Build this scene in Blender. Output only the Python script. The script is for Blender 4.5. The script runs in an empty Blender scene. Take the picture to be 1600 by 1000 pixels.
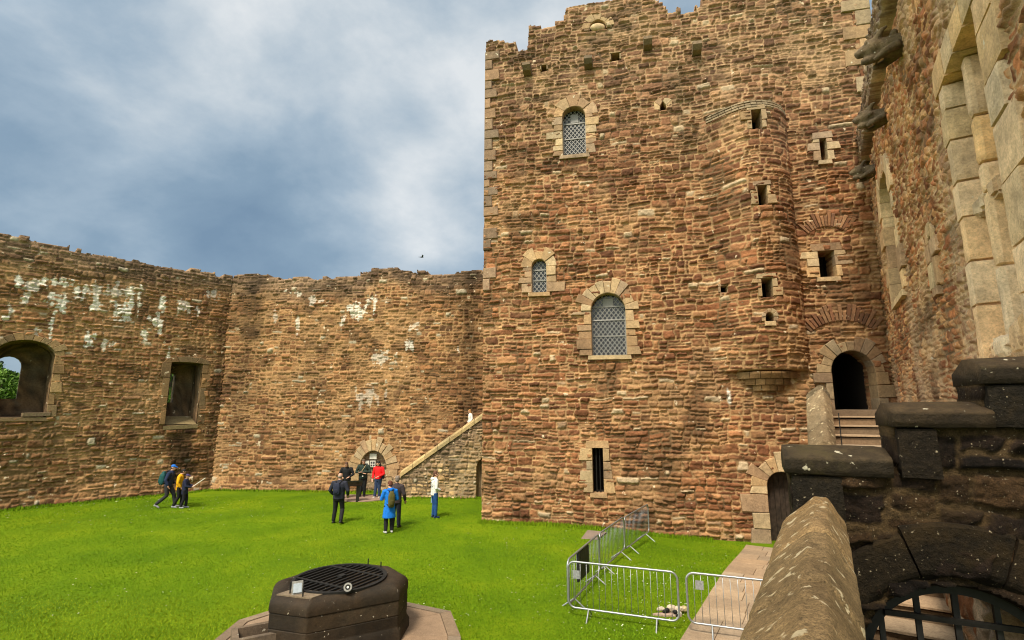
import bpy, bmesh, math, random
import numpy as np
from mathutils import Vector, Matrix

R = math.radians
random.seed(7)
scene = bpy.context.scene
col = scene.collection

# ------------------------------------------------------------------ camera
FPX, CH = 800.0, 4.2
PIT = math.atan(140 / 800.0)
SP, CP = math.sin(PIT), math.cos(PIT)
cam_d = bpy.data.cameras.new('camera')
cam = bpy.data.objects.new('camera', cam_d)
col.objects.link(cam)
cam.location = (0, 0, CH)
cam.rotation_euler = (R(90) + PIT, 0, 0)
cam_d.sensor_width = 36
cam_d.lens = 18
cam_d.clip_end = 5000
scene.camera = cam


def ray(u, v):
    x, y = (u - 800) / FPX, (500 - v) / FPX
    return np.array((x, CP - y * SP, SP + y * CP))


def gnd(u, v, z=0.0):
    r = ray(u, v)
    t = (z - CH) / r[2]
    return (r[0] * t, r[1] * t, z)


def at_depth(u, v, Y):
    r = ray(u, v)
    t = Y / r[1]
    return (r[0] * t, Y, CH + r[2] * t)


# ------------------------------------------------------------------ object helpers
def tag(o, label=None, cat=None, group=None, kind=None):
    if label: o['label'] = label
    if cat: o['category'] = cat
    if group: o['group'] = group
    if kind: o['kind'] = kind
    return o


def thing(name, label, cat, loc=(0, 0, 0), rz=0.0, group=None):
    o = bpy.data.objects.new(name, None)
    col.objects.link(o)
    o.location = loc
    o.rotation_euler = (0, 0, rz)
    o.empty_display_size = 0.1
    return tag(o, label, cat, group)


def link(name, me, parent=None, mat=None):
    if mat is not None and len(me.materials) == 0:
        me.materials.append(mat)
    o = bpy.data.objects.new(name, me)
    col.objects.link(o)
    if parent is not None:
        o.parent = parent
        if parent.type == 'EMPTY' and not parent.get('_local'):   # the mesh was built in world coordinates
            o.matrix_parent_inverse = (Matrix.Translation(parent.location) @ parent.rotation_euler.to_matrix().to_4x4()).inverted()
    return o


# ------------------------------------------------------------------ numpy noise
_T = np.random.RandomState(11).rand(256, 256)


def vn(x, y, k=0):
    x = x + k * 17.31
    y = y + k * 9.77
    xi = np.floor(x).astype(int); yi = np.floor(y).astype(int)
    fx = x - xi; fy = y - yi
    fx = fx * fx * (3 - 2 * fx); fy = fy * fy * (3 - 2 * fy)
    a = _T[xi & 255, yi & 255]; b = _T[(xi + 1) & 255, yi & 255]
    c = _T[xi & 255, (yi + 1) & 255]; d = _T[(xi + 1) & 255, (yi + 1) & 255]
    return (a * (1 - fx) + b * fx) * (1 - fy) + (c * (1 - fx) + d * fx) * fy


def fbm(x, y, k=0, o=4):
    s = 0; a = .5; n = 0
    for i in range(o):
        s = s + a * vn(x * 2 ** i, y * 2 ** i, k + i * 3); n += a; a *= .5
    return s / n


def sm(a, b, x):
    t = np.clip((x - a) / (b - a), 0, 1)
    return t * t * (3 - 2 * t)


def hsh(g, k):
    v = np.sin(g * 12.9898 + k * 78.233) * 43758.5453
    return v - np.floor(v)


# ------------------------------------------------------------------ materials
def nt(name):
    m = bpy.data.materials.new(name)
    m.use_nodes = True
    t = m.node_tree
    b = t.nodes['Principled BSDF']
    return m, t, b


def N(t, typ, **kw):
    n = t.nodes.new(typ)
    for k, v in kw.items():
        if k.startswith('i_'):
            key = k[2:]
            n.inputs[int(key) if key.isdigit() else key].default_value = v
        else:
            setattr(n, k, v)
    return n


def ramp(t, fac, stops):
    r = t.nodes.new('ShaderNodeValToRGB')
    e = r.color_ramp.elements
    while len(e) < len(stops): e.new(0.5)
    for i, (p, c) in enumerate(stops):
        e[i].position = p
        e[i].color = c if len(c) == 4 else (*c, 1)
    t.links.new(fac, r.inputs['Fac'])
    return r


def mixc(t, f, a, b, mode='MIX'):
    m = t.nodes.new('ShaderNodeMix')
    m.data_type = 'RGBA'; m.blend_type = mode
    for s, v in ((m.inputs[0], f), (m.inputs[6], a), (m.inputs[7], b)):
        if hasattr(v, 'is_linked'): t.links.new(v, s)
        elif isinstance(v, (int, float)): s.default_value = v
        else: s.default_value = v if len(v) == 4 else (*v, 1)
    return m.outputs[2]


def stone_mat(name, rough=.9, bump=.6, bscale=14, lichen=.0, lscale=5, lcol=(.62, .58, .48), lstretch=(1, 1, 1),
              moss=0.0, mcol=(.20, .17, .05), spec=.2, grain=.35, blotch=.5, fine=.22, lrot=0.0):
    m, t, b = nt(name)
    L = t.links
    tc = N(t, 'ShaderNodeTexCoord')
    at = N(t, 'ShaderNodeAttribute', attribute_name='Col')
    n1 = N(t, 'ShaderNodeTexNoise', i_Scale=bscale, i_Detail=8.0, i_Roughness=.68)
    L.new(tc.outputs['Object'], n1.inputs['Vector'])
    n2 = N(t, 'ShaderNodeTexNoise', i_Scale=1.1, i_Detail=5.0, i_Roughness=.6)
    L.new(tc.outputs['Object'], n2.inputs['Vector'])
    r1 = ramp(t, n1.outputs['Fac'], [(.25, (1 - grain,) * 3), (.75, (1 + grain,) * 3)])
    c = mixc(t, 1.0, at.outputs['Color'], r1.outputs['Color'], 'MULTIPLY')
    r2 = ramp(t, n2.outputs['Fac'], [(.3, (1 - blotch * .6, 1 - blotch * .58, 1 - blotch * .52)), (.7, (1 + blotch * .35, 1 + blotch * .33, 1 + blotch * .28))])
    c = mixc(t, 1.0, c, r2.outputs['Color'], 'MULTIPLY')
    n5 = N(t, 'ShaderNodeTexNoise', i_Scale=bscale * 4.5, i_Detail=5.0, i_Roughness=.75)
    L.new(tc.outputs['Object'], n5.inputs['Vector'])
    r5 = ramp(t, n5.outputs['Fac'], [(.32, (1 - fine * 1.3,) * 3), (.5, (1, 1, 1)), (.68, (1 + fine,) * 3)])
    c = mixc(t, 1.0, c, r5.outputs['Color'], 'MULTIPLY')
    if moss:
        n4 = N(t, 'ShaderNodeTexNoise', i_Scale=2.3, i_Detail=6.0, i_Roughness=.7)
        L.new(tc.outputs['Object'], n4.inputs['Vector'])
        r4 = ramp(t, n4.outputs['Fac'], [(.56 - moss * .1, (0, 0, 0)), (.72, (1, 1, 1))])
        mm = N(t, 'ShaderNodeMath', operation='MULTIPLY', i_1=.6)
        L.new(r4.outputs['Color'], mm.inputs[0])
        c = mixc(t, mm.outputs[0], c, mcol)
    if lichen:
        mp = N(t, 'ShaderNodeMapping')
        mp.inputs['Scale'].default_value = lstretch
        mr_ = N(t, 'ShaderNodeMapping'); mr_.inputs['Rotation'].default_value = (0, 0, lrot)
        L.new(tc.outputs['Object'], mr_.inputs['Vector']); L.new(mr_.outputs[0], mp.inputs['Vector'])
        n3 = N(t, 'ShaderNodeTexNoise', i_Scale=lscale, i_Detail=4.0, i_Roughness=.55)
        L.new(mp.outputs[0], n3.inputs['Vector'])
        r3 = ramp(t, n3.outputs['Fac'], [(.70 - lichen * .1, (0, 0, 0)), (.73 - lichen * .1, (1, 1, 1))])
        c = mixc(t, r3.outputs['Color'], c, lcol)
    L.new(c, b.inputs['Base Color'])
    bp = N(t, 'ShaderNodeBump', i_Strength=bump, i_Distance=.03)
    ad = N(t, 'ShaderNodeMath', operation='MULTIPLY_ADD', i_1=.35)
    L.new(n5.outputs['Fac'], ad.inputs[0]); L.new(n1.outputs['Fac'], ad.inputs[2])
    L.new(ad.outputs[0], bp.inputs['Height'])
    L.new(bp.outputs['Normal'], b.inputs['Normal'])
    b.inputs['Roughness'].default_value = rough
    b.inputs['Specular IOR Level'].default_value = spec
    return m


def plain(name, c, rough=.7, metal=0.0, spec=.3, var=.25, vs=30, bump=.0):
    m, t, b = nt(name)
    L = t.links
    tc = N(t, 'ShaderNodeTexCoord')
    n1 = N(t, 'ShaderNodeTexNoise', i_Scale=vs, i_Detail=5.0)
    L.new(tc.outputs['Object'], n1.inputs['Vector'])
    r1 = ramp(t, n1.outputs['Fac'], [(.3, (1 - var,) * 3), (.7, (1 + var,) * 3)])
    cc = mixc(t, 1.0, (*c, 1), r1.outputs['Color'], 'MULTIPLY')
    L.new(cc, b.inputs['Base Color'])
    b.inputs['Roughness'].default_value = rough
    b.inputs['Metallic'].default_value = metal
    b.inputs['Specular IOR Level'].default_value = spec
    if bump:
        bp = N(t, 'ShaderNodeBump', i_Strength=bump, i_Distance=.02)
        L.new(n1.outputs['Fac'], bp.inputs['Height'])
        L.new(bp.outputs['Normal'], b.inputs['Normal'])
    return m


M_RUB = stone_mat('rubble_stone', lichen=.28, lscale=3.2, lcol=(.58, .46, .32))
M_RUBT = stone_mat('tower_rubble_stone', lichen=.22, lscale=3.6, lcol=(.58, .46, .32), bscale=11)
M_HALL = stone_mat('hall_rubble_stone', bscale=16, lichen=.15, lscale=6, lcol=(.5, .42, .32), bump=.7)
M_DRESS = stone_mat('dressed_sandstone', bscale=7, grain=.34, blotch=.5, lichen=.1, lscale=4, lcol=(.62, .56, .42))
M_COPE = stone_mat('weathered_coping', bscale=30, grain=.5, blotch=.6, lichen=.80, lscale=11, lcol=(.60, .49, .31), lstretch=(1, 1.15, 1), lrot=R(31), fine=.6, moss=.95, mcol=(.075, .047, .02), bump=1.2)
M_DARK = stone_mat('damp_dark_stone', rough=.75, bscale=26, grain=.7, blotch=.9, lichen=.30, lscale=48, lcol=(.34, .28, .19), fine=.5, moss=.5, mcol=(.060, .036, .012), spec=.15, bump=1.1)
M_DCOPE = stone_mat('lichened_dark_coping', rough=.75, bscale=16, grain=.5, blotch=.7, lichen=.45, lscale=11, lcol=(.40, .36, .27), moss=.3, mcol=(.07, .055, .02), bump=.7)
M_WELL = stone_mat('blackened_well_stone', rough=.72, bscale=13, grain=.4, blotch=.6, lichen=.22, lscale=14, lcol=(.42, .38, .30), spec=.25, bump=.5)
M_PAVE = stone_mat('paving_stone', bscale=9, grain=.18, blotch=.3, bump=.25)
M_IRON = plain('black_iron', (.010, .0095, .009), .6, .0, var=.4)
M_GALV = plain('galvanised_steel', (.33, .35, .37), .42, .7, var=.18, vs=18)
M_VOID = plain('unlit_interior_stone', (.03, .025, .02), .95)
M_WOOD = plain('dark_oak_planks', (.035, .024, .017), .7, var=.5, vs=8, bump=.3)
M_LEAD = plain('lead_lattice', (.24, .235, .225), .55, .3)


def glass_mat():
    m, t, b = nt('old_leaded_glass')
    tc = N(t, 'ShaderNodeTexCoord')
    n1 = N(t, 'ShaderNodeTexNoise', i_Scale=7.0, i_Detail=2.0)
    t.links.new(tc.outputs['Object'], n1.inputs['Vector'])
    r = ramp(t, n1.outputs['Fac'], [(.35, (.006, .006, .008)), (.65, (.03, .034, .040))])
    t.links.new(r.outputs['Color'], b.inputs['Base Color'])
    b.inputs['Roughness'].default_value = .12
    bp = N(t, 'ShaderNodeBump', i_Strength=.3, i_Distance=.02)
    t.links.new(n1.outputs['Fac'], bp.inputs['Height'])
    t.links.new(bp.outputs['Normal'], b.inputs['Normal'])
    return m


M_GLASS = glass_mat()


# ------------------------------------------------------------------ mesh builder
class MB:
    def __init__(s):
        s.v = []; s.f = []; s.c = []

    def add(s, vs, fs, c=(.5, .5, .5)):
        o = len(s.v)
        s.v += [tuple(map(float, p)) for p in vs]
        if isinstance(c, list): s.c += c
        else: s.c += [c] * len(vs)
        s.f += [tuple(i + o for i in f) for f in fs]
        return s

    def box(s, a, b, c=(.5, .5, .5), ch=0.0):
        (x0, y0, z0), (x1, y1, z1) = a, b
        vs = [(x0, y0, z0), (x1, y0, z0), (x1, y1, z0), (x0, y1, z0), (x0, y0, z1), (x1, y0, z1), (x1, y1, z1), (x0, y1, z1)]
        fs = [(0, 3, 2, 1), (4, 5, 6, 7), (0, 1, 5, 4), (1, 2, 6, 5), (2, 3, 7, 6), (3, 0, 4, 7)]
        return s.add(vs, fs, c)

    def loft(s, rings, c=(.5, .5, .5), cap=True, closed=True):
        n = len(rings[0]); vs = []; fs = []
        for r in rings: vs += list(r)
        for i in range(len(rings) - 1):
            for j in range(n if closed else n - 1):
                k = (j + 1) % n
                fs.append((i * n + j, i * n + k, (i + 1) * n + k, (i + 1) * n + j))
        if cap:
            fs.append(tuple(reversed(range(n))))
            fs.append(tuple((len(rings) - 1) * n + j for j in range(n)))
        return s.add(vs, fs, c)

    def tube(s, pts, rad, seg=8, c=(.5, .5, .5), flat=1.0, cap=True):
        pts = [Vector(p) for p in pts]
        if not hasattr(rad, '__len__'): rad = [rad] * len(pts)
        rings = []
        up = None
        for i, p in enumerate(pts):
            d = (pts[min(i + 1, len(pts) - 1)] - pts[max(i - 1, 0)]).normalized()
            if up is None:
                up = Vector((0, 0, 1)) if abs(d.z) < .9 else Vector((0, 1, 0))
            a = d.cross(up).normalized(); b2 = a.cross(d).normalized()
            up = b2
            rings.append([p + (a * math.cos(t) + b2 * math.sin(t) * flat) * rad[i] for t in [2 * math.pi * k / seg for k in range(seg)]])
        return s.loft(rings, c, cap)

    def ell(s, ctr, r, seg=12, rn=8, c=(.5, .5, .5)):
        rings = []
        for i in range(1, rn):
            ph = math.pi * i / rn
            rings.append([(ctr[0] + r[0] * math.sin(ph) * math.cos(t), ctr[1] + r[1] * math.sin(ph) * math.sin(t), ctr[2] - r[2] * math.cos(ph))
                          for t in [2 * math.pi * k / seg for k in range(seg)]])
        return s.loft(rings, c)

    def mesh(s, name='m', smooth=False):
        me = bpy.data.meshes.new(name)
        me.from_pydata(s.v, [], s.f)
        a = me.attributes.new('Col', 'FLOAT_COLOR', 'POINT')
        a.data.foreach_set('color', np.array([(*c[:3], 1) for c in s.c], np.float32).ravel())
        bm = bmesh.new(); bm.from_mesh(me)
        bmesh.ops.recalc_face_normals(bm, faces=bm.faces)
        bm.to_mesh(me); bm.free()
        if smooth: me.shade_smooth()
        me.update()
        return me

    def obj(s, name, mat, parent=None, smooth=False):
        return link(name, s.mesh(name, smooth), parent, mat)


def jit(c, a=.12, warm=.05):
    k = 1 + random.uniform(-a, a)
    w = random.uniform(-warm, warm)
    return (c[0] * k * (1 + w), c[1] * k, c[2] * k * (1 - w))


# ------------------------------------------------------------------ walls as relief meshes of individual stones
class Wall:
    def __init__(s, P, ang):
        s.P = np.array(P[:2], float); s.ang = ang
        s.d = np.array((math.cos(ang), math.sin(ang)))
        s.n = np.array((math.sin(ang), -math.cos(ang)))
        s.holes = []

    def on(s, u, v, d=0.0):
        r = ray(u, v)
        P = s.P + s.n * d
        t = (P @ s.n) / (r[:2] @ s.n)
        q = r[:2] * t - P
        return float(q @ s.d), float(CH + r[2] * t)

    def pt(s, a, z, d=0.0):
        q = s.P + s.d * a + s.n * d
        return (float(q[0]), float(q[1]), float(z))

    def prism(s, mb, poly, d0, d1, c, ch=.015, off=0.0):
        """dressed block: outline in wall coordinates, from depth d0 (in) to d1 (out), chamfered front"""
        n = len(poly)
        cx = sum(p[0] for p in poly) / n; cz = sum(p[1] for p in poly) / n
        def ins(p, k):
            dx, dz = cx - p[0], cz - p[1]
            l = math.hypot(dx, dz) or 1
            return (p[0] + dx / l * k, p[1] + dz / l * k)
        j = [random.uniform(-.006, .006) for _ in poly]
        vs = [s.pt(p[0], p[1], d0 + off) for p in poly]
        vs += [s.pt(p[0], p[1], d1 - ch + off) for p in poly]
        vs += [s.pt(*ins(p, ch * 1.4), d1 + off + j[i]) for i, p in enumerate(poly)]
        fs = [tuple(range(n))]
        for a in (0, n):
            for i in range(n):
                k = (i + 1) % n
                fs.append((a + i, a + k, a + n + k, a + n + i))
        fs.append(tuple(2 * n + i for i in range(n)))
        mb.add(vs, fs, c)


def masonry(S, Z, seed, ch=(.10, .25), ln=(.22, .7), gap=.016, warp=.10, relief=.055, rnd=.055, split=.35):
    """rubble brought to courses: each course is cut into blocks, each block into one to five stones of uneven height"""
    rng = np.random.RandomState(seed)
    sh = S.shape
    S = S.ravel(); Z = Z.ravel()
    zz = Z + warp * (fbm(S * .3, Z * .3, seed) - .5) + .07 * (vn(S * 1.7, Z * 1.7, seed + 1) - .5) + .030 * (vn(S * 8, Z * 8, seed + 2) - .5) + .022 * (vn(S * 19, Z * 19, seed + 14) - .5)
    ss = S + .06 * (vn(S * 2.2, Z * 4, seed + 3) - .5) + .07 * (vn(S * 8, Z * 8, seed + 4) - .5) + .03 * (vn(S * 19, Z * 19, seed + 15) - .5)
    z0, z1 = zz.min() - .6, zz.max() + .6
    e = [z0]
    while e[-1] < z1: e.append(e[-1] + 1.4 * ch[0] + 1.25 * (ch[1] - .4 * ch[0]) * rng.rand())
    e = np.array(e)
    k = np.clip(np.searchsorted(e, zz) - 1, 0, len(e) - 2)
    zb = e[k]; hh = e[k + 1] - zb
    sl = np.zeros_like(ss); sr = np.zeros_like(ss); idx = np.zeros(len(ss), int)
    order = np.argsort(k, kind='stable')
    b = np.searchsorted(k[order], np.arange(len(e)))
    smin, smax = ss.min() - 1, ss.max() + 1
    for i in range(len(e) - 1):
        ii = order[b[i]:b[i + 1]]
        if not len(ii): continue
        u = [smin - rng.rand()]
        while u[-1] < smax: u.append(u[-1] + ln[0] + (ln[1] - ln[0]) * rng.rand() ** 1.4)
        u = np.array(u)
        q = np.clip(np.searchsorted(u, ss[ii]) - 1, 0, len(u) - 2)
        sl[ii] = u[q]; sr[ii] = u[q + 1]; idx[ii] = q
    g = k * 977.0 + idx * 7.0
    tilt = .16 * (hsh(g, 3) - .5)
    n = np.clip(np.round(hh / (ch[0] * .72 + (ch[1] * .8 - ch[0] * .72) * hsh(g, 1) ** 1.3)), 1, 5)
    f = (zz + tilt * (ss - (sl + sr) / 2) * np.clip((zz - zb) * (zb + hh - zz) / (hh * hh) * 4, 0, 1) - zb) / hh
    lo = np.zeros_like(f); hi = np.ones_like(f); sub = np.zeros_like(f)
    for j in range(1, 5):
        c = np.where(j < n, (j + .62 * (hsh(g, 30 + j) - .5)) / n, 2.0)
        ab = f > c
        lo = np.where(ab, c, lo); sub = sub + ab
        hi = np.where((~ab) & (c < hi), c, hi)
    g2 = g + sub * 131.0
    wd = sr - sl
    vs = (hsh(g2, 2) < .74) & (wd > 1.5 * ln[0])
    vc = sl + wd * (.28 + .44 * hsh(g2, 4)) + .25 * (f - .5 * (lo + hi)) * hh * (hsh(g2, 8) - .5) * 4
    rt = ss > vc
    sl2 = np.where(vs & rt, vc, sl); sr2 = np.where(vs & ~rt, vc, sr)
    sl, sr = sl2, sr2
    g = g2 + np.where(vs & rt, 3571.0, 0)
    bot = lo * hh; top = hi * hh; zr = f * hh
    r = [hsh(g, 5 + i) for i in range(6)]
    gg = gap * (.35 + 1.3 * fbm(S * .8, Z * .8, seed + 7))
    h_ = np.maximum(top - bot, .03)
    db = zr - bot - gg * (.3 + 1.0 * r[0]) - h_ * .12 * r[1] ** 2
    dt = top - zr - gg * (.3 + 1.0 * r[2]) - h_ * .12 * r[3] ** 2
    dl = ss - sl - gg * (.4 + 1.0 * r[1]); dr = sr - ss - gg * (.4 + 1.0 * r[4])
    w1 = np.minimum(db, dt); w2 = np.minimum(dl, dr)
    d = np.minimum(w1, w2)
    d = np.where((w1 > 0) & (w2 > 0), w1 * w2 / np.sqrt(w1 * w1 + w2 * w2 + 1e-9), d)
    p = np.clip(d / (rnd * .55), 0, 1)
    prof = 1 - (1 - p) ** 2.2
    relz = (zr - (bot + top) / 2) / h_
    rels = (ss - (sl + sr) / 2) / np.maximum(sr - sl, .05)
    H = relief * prof * (.25 + 1.05 * r[5] ** 1.5) + prof * (relz * .036 * (r[0] - .30) + rels * .05 * (r[2] - .5))
    H += .030 * (fbm(S * 5, Z * 8, seed + 9) - .5) * (.3 + .7 * prof) + .020 * (vn(S * 15, Z * 17, seed + 10) - .5)
    H += .022 * prof * (np.abs(fbm(S * 4 + g % 7, Z * 7 + g % 5, seed + 11, 2) - .5) * 4 - .5)
    H -= .35 * relief
    m = sm(-.003, .009, d)
    return dict(H=H.reshape(sh), m=m.reshape(sh), r=[x.reshape(sh) for x in r], cz=(zb + (bot + top) / 2).reshape(sh),
                d=d.reshape(sh), g=g.reshape(sh))


def stone_col(q, S, Z, pal, mort, seed, contrast=.35, mfade=.0):
    pal = np.array(pal)
    t = q['r'][3] * (len(pal) - 1e-3)
    i = t.astype(int)
    c = pal[i]
    k = (1 - contrast + 2 * contrast * q['r'][4])[..., None]
    c = c * k
    c = c * (.62 + .76 * fbm(S * 7, Z * 10, seed + 28))[..., None]
    big = fbm(S * .22, Z * .22, seed + 21)[..., None]
    c = c * (.78 + .44 * big)
    mm = q['m'] * (1 - mfade * sm(.5, .68, fbm(S * .6, Z * .6, seed + 23)))
    mo = np.array(mort) * (.6 + .7 * fbm(S * 3, Z * 3, seed + 22))[..., None]
    # deep joints lose their mortar here and there and show dark
    op = sm(.52, .68, fbm(S * .9, Z * 1.3, seed + 25))[..., None]
    mo = mo * (1 - .62 * op)
    return mo * (1 - mm[..., None]) + c * mm[..., None], mm


def field(name, W, sa, za, H, C, keep, back, mat, parent=None):
    """grid relief mesh; boundary edges are carried back by `back` so that tops and openings have thickness"""
    S, Z = np.meshgrid(sa, za)
    ns, nz = len(sa), len(za)
    X = W.P[0] + S * W.d[0] + H * W.n[0]
    Y = W.P[1] + S * W.d[1] + H * W.n[1]
    V = np.stack([X, Y, Z], -1).reshape(-1, 3)
    C = C.reshape(-1, 3)
    I = np.arange(ns * nz).reshape(nz, ns)
    Q = np.stack([I[:-1, :-1], I[:-1, 1:], I[1:, 1:], I[1:, :-1]], -1)
    F = Q[keep]
    kp = np.pad(keep, 1)
    ed = []
    for (dz, ds, a, b) in ((-1, 0, 0, 1), (0, 1, 1, 2), (1, 0, 2, 3), (0, -1, 3, 0)):
        nb = kp[1 + dz:1 + dz + nz - 1, 1 + ds:1 + ds + ns - 1]
        q = Q[keep & ~nb]
        ed.append(q[:, [a, b]])
    E = np.concatenate(ed)
    used = np.unique(E)
    mp = np.zeros(ns * nz, int); mp[used] = np.arange(len(used)) + ns * nz
    Vb = V[used].copy()
    Vb[:, 0] -= W.n[0] * back; Vb[:, 1] -= W.n[1] * back
    V = np.concatenate([V, Vb]); C = np.concatenate([C, C[used]])
    F2 = np.stack([E[:, 1], E[:, 0], mp[E[:, 0]], mp[E[:, 1]]], -1)
    F = np.concatenate([F, F2])
    u = np.unique(F)
    re = np.zeros(len(V), int); re[u] = np.arange(len(u))
    return link(name, np_mesh(name, V[u], re[F], C[u]), parent, mat)


def np_mesh(name, V, F, C=None, smooth=True):
    me = bpy.data.meshes.new(name)
    k = F.shape[1]
    me.vertices.add(len(V)); me.vertices.foreach_set('co', np.ascontiguousarray(V, np.float32).ravel())
    me.loops.add(len(F) * k); me.loops.foreach_set('vertex_index', np.ascontiguousarray(F, np.int32).ravel())
    me.polygons.add(len(F)); me.polygons.foreach_set('loop_start', np.arange(0, len(F) * k, k, dtype=np.int32))
    me.polygons.foreach_set('use_smooth', np.full(len(F), smooth, bool))
    me.update(calc_edges=True)
    if C is not None:
        a = me.attributes.new('Col', 'FLOAT_COLOR', 'POINT')
        cc = np.ones((len(V), 4), np.float32); cc[:, :3] = C
        a.data.foreach_set('color', cc.ravel())
    return me


def centers(A):
    return (A[:-1, :-1] + A[1:, 1:]) / 2


def dedupe(W, keep, S, Z):
    Sc, Zc = centers(S), centers(Z)
    for h in W.holes: keep &= ~h(Sc, Zc)
    return keep


def arch_hole(s0, s1, z0, zsp, rise, grow=.03):
    sc, a = (s0 + s1) / 2, (s1 - s0) / 2
    def f(S, Z):
        r = (np.abs(S - sc) < a + grow) & (Z > z0 - grow) & (Z <= zsp + 1e-6)
        if rise > 0:
            r |= (Z > zsp) & (((S - sc) / (a + grow)) ** 2 + ((Z - zsp) / (rise + grow)) ** 2 < 1)
        else:
            r |= (Z > zsp) & (Z < zsp + grow) & (np.abs(S - sc) < a + grow)
        return r
    return f


DRESS = [(.45, .305, .165), (.50, .36, .205), (.39, .26, .145), (.46, .335, .20), (.37, .255, .16), (.32, .205, .12)]
BROWN = [(.27, .165, .08), (.21, .13, .065), (.31, .20, .10), (.24, .16, .085)]


def dress(k=1.0, pal=None):
    c = jit(random.choice(pal or DRESS), .12, .05)
    return tuple(x * k for x in c)


def surround(W, s0, s1, z0, zsp, rise, width=.3, depth=.4, proud=.03, off=0.0, tint=1.0, sill=True, nv=9, bh=(.22, .42), lintel=False, sides=(1, 1), pal=None):
    mb = MB()
    sc, a = (s0 + s1) / 2, (s1 - s0) / 2
    for sd, on_ in ((-1, sides[0]), (1, sides[1])):
        if not on_: continue
        z = z0
        i = random.randint(0, 1)
        while z < zsp - .05:
            h = min(random.uniform(*bh), zsp - z)
            if zsp - z - h < .12: h = zsp - z
            w = width * (1.25 if i % 2 else .8) * random.uniform(.65, 1.4)
            e = sc + sd * a
            p = [(e, z + .006), (e + sd * w, z + .006 + random.uniform(0, .015)), (e + sd * w * random.uniform(.82, 1.06), z + h - .006 - random.uniform(0, .02)), (e, z + h - .006)]
            if sd < 0: p.reverse()
            W.prism(mb, p, -depth, proud * random.uniform(.6, 1.3), dress(tint, pal), off=off)
            z += h; i += 1
    if rise > 0:
        t0 = math.pi
        for i in range(nv):
            a0 = math.pi - math.pi * i / nv - .006; a1 = math.pi - math.pi * (i + 1) / nv + .006
            w = width * random.uniform(.7, 1.4)
            am = (a0 + a1) / 2
            p = [(sc + a * math.cos(x), zsp + rise * math.sin(x)) for x in (a0, am, a1)]
            q = [(sc + (a + w) * math.cos(x), zsp + (rise + w) * math.sin(x)) for x in (a1, am, a0)]
            W.prism(mb, p + q, -depth, proud * random.uniform(.6, 1.3), dress(tint, pal), off=off)
    elif lintel:
        W.prism(mb, [(s0 - width * .7, zsp + .004), (s1 + width * .7, zsp + .004), (s1 + width * .6, zsp + width * .8), (s0 - width * .6, zsp + width * .75)], -depth, proud, dress(tint, pal), off=off)
    if sill:
        W.prism(mb, [(s0 - width * .35, z0 - .16), (s1 + width * .35, z0 - .17), (s1 + width * .3, z0 - .005), (s0 - width * .3, z0 - .005)], -depth, proud * 1.3, dress(tint * .9, pal), off=off)
    return mb


def inside_arch(s0, s1, z0, zsp, rise):
    sc, a = (s0 + s1) / 2, (s1 - s0) / 2
    return lambda s, z: abs(s - sc) < a and z0 < z and (z < zsp or (rise > 0 and ((s - sc) / a) ** 2 + ((z - zsp) / rise) ** 2 < 1))


def pane_mesh(W, s0, s1, z0, zsp, rise, d):
    sc, a = (s0 + s1) / 2, (s1 - s0) / 2
    poly = [(s0, z0), (s1, z0)]
    if rise > 0: poly += [(sc + a * math.cos(t), zsp + rise * math.sin(t)) for t in [math.pi * i / 12 for i in range(13)]]
    else: poly += [(s1, zsp), (s0, zsp)]
    n = len(poly)
    mb = MB()
    mb.add([W.pt(p[0], p[1], d) for p in poly] + [W.pt(p[0], p[1], d - .012) for p in poly],
           [tuple(range(n)), tuple(range(2 * n - 1, n - 1, -1))] + [(i, (i + 1) % n, n + (i + 1) % n, n + i) for i in range(n)])
    return mb


def lattice_mesh(W, s0, s1, z0, zsp, rise, d, pitch=.13, w=.022, bars=(), vent=None):
    mb = MB()
    ins = inside_arch(s0, s1, z0, zsp, rise)
    zt = zsp + max(rise, 0)
    for sg in (1, -1):
        sl = sg * 1.25
        c = -4.0
        while c < 12:
            # line: z = z0 + sl*(s - s0) + c
            run = []
            for i in range(161):
                s = s0 + (s1 - s0) * i / 160
                z = z0 + sl * (s - s0) + c
                ok = ins(s, z) and not (vent and vent[0] < s < vent[1] and vent[2] < z < vent[3])
                if ok: run.append((s, z))
                if (not ok or i == 160) and len(run) > 2:
                    (sa, za), (sb, zb) = run[0], run[-1]
                    L = math.hypot(sb - sa, zb - za)
                    nx, nz = -(zb - za) / L * w / 2, (sb - sa) / L * w / 2
                    q = [(sa + nx, za + nz), (sb + nx, zb + nz), (sb - nx, zb - nz), (sa - nx, za - nz)]
                    dd = d + .004 * (sg > 0)
                    mb.add([W.pt(p[0], p[1], dd + .01) for p in q] + [W.pt(p[0], p[1], dd) for p in q],
                           [(0, 1, 2, 3), (0, 1, 5, 4), (1, 2, 6, 5), (2, 3, 7, 6), (3, 0, 4, 7)])
                if not ok: run = []
            c += pitch
    for z in bars:
        W.prism(mb, [(s0, z - .025), (s1, z - .025), (s1, z + .025), (s0, z + .025)], d, d + .04, (.3, .3, .3), .004)
    if vent:
        W.prism(mb, [(vent[0], vent[2]), (vent[1], vent[2]), (vent[1], vent[3]), (vent[0], vent[3])], d, d + .03, (.3, .3, .3), .01)
    fr = .035
    for (a, b) in ((s0, s0 + fr), (s1 - fr, s1)):
        W.prism(mb, [(a, z0), (b, z0), (b, zsp), (a, zsp)], d, d + .04, (.3, .3, .3), .004)
    return mb
SKYK, SUNE, EXPO = 3.9, 2.9, 0.78

# ================================================================== THE KEEP TOWER
TL = gnd(752, 815)
WT = Wall(TL, R(-12.064))
tower = thing('keep_tower', 'tall red brown rubble stone tower with lead latticed windows and a round stair turret', 'tower', TL)


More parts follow.
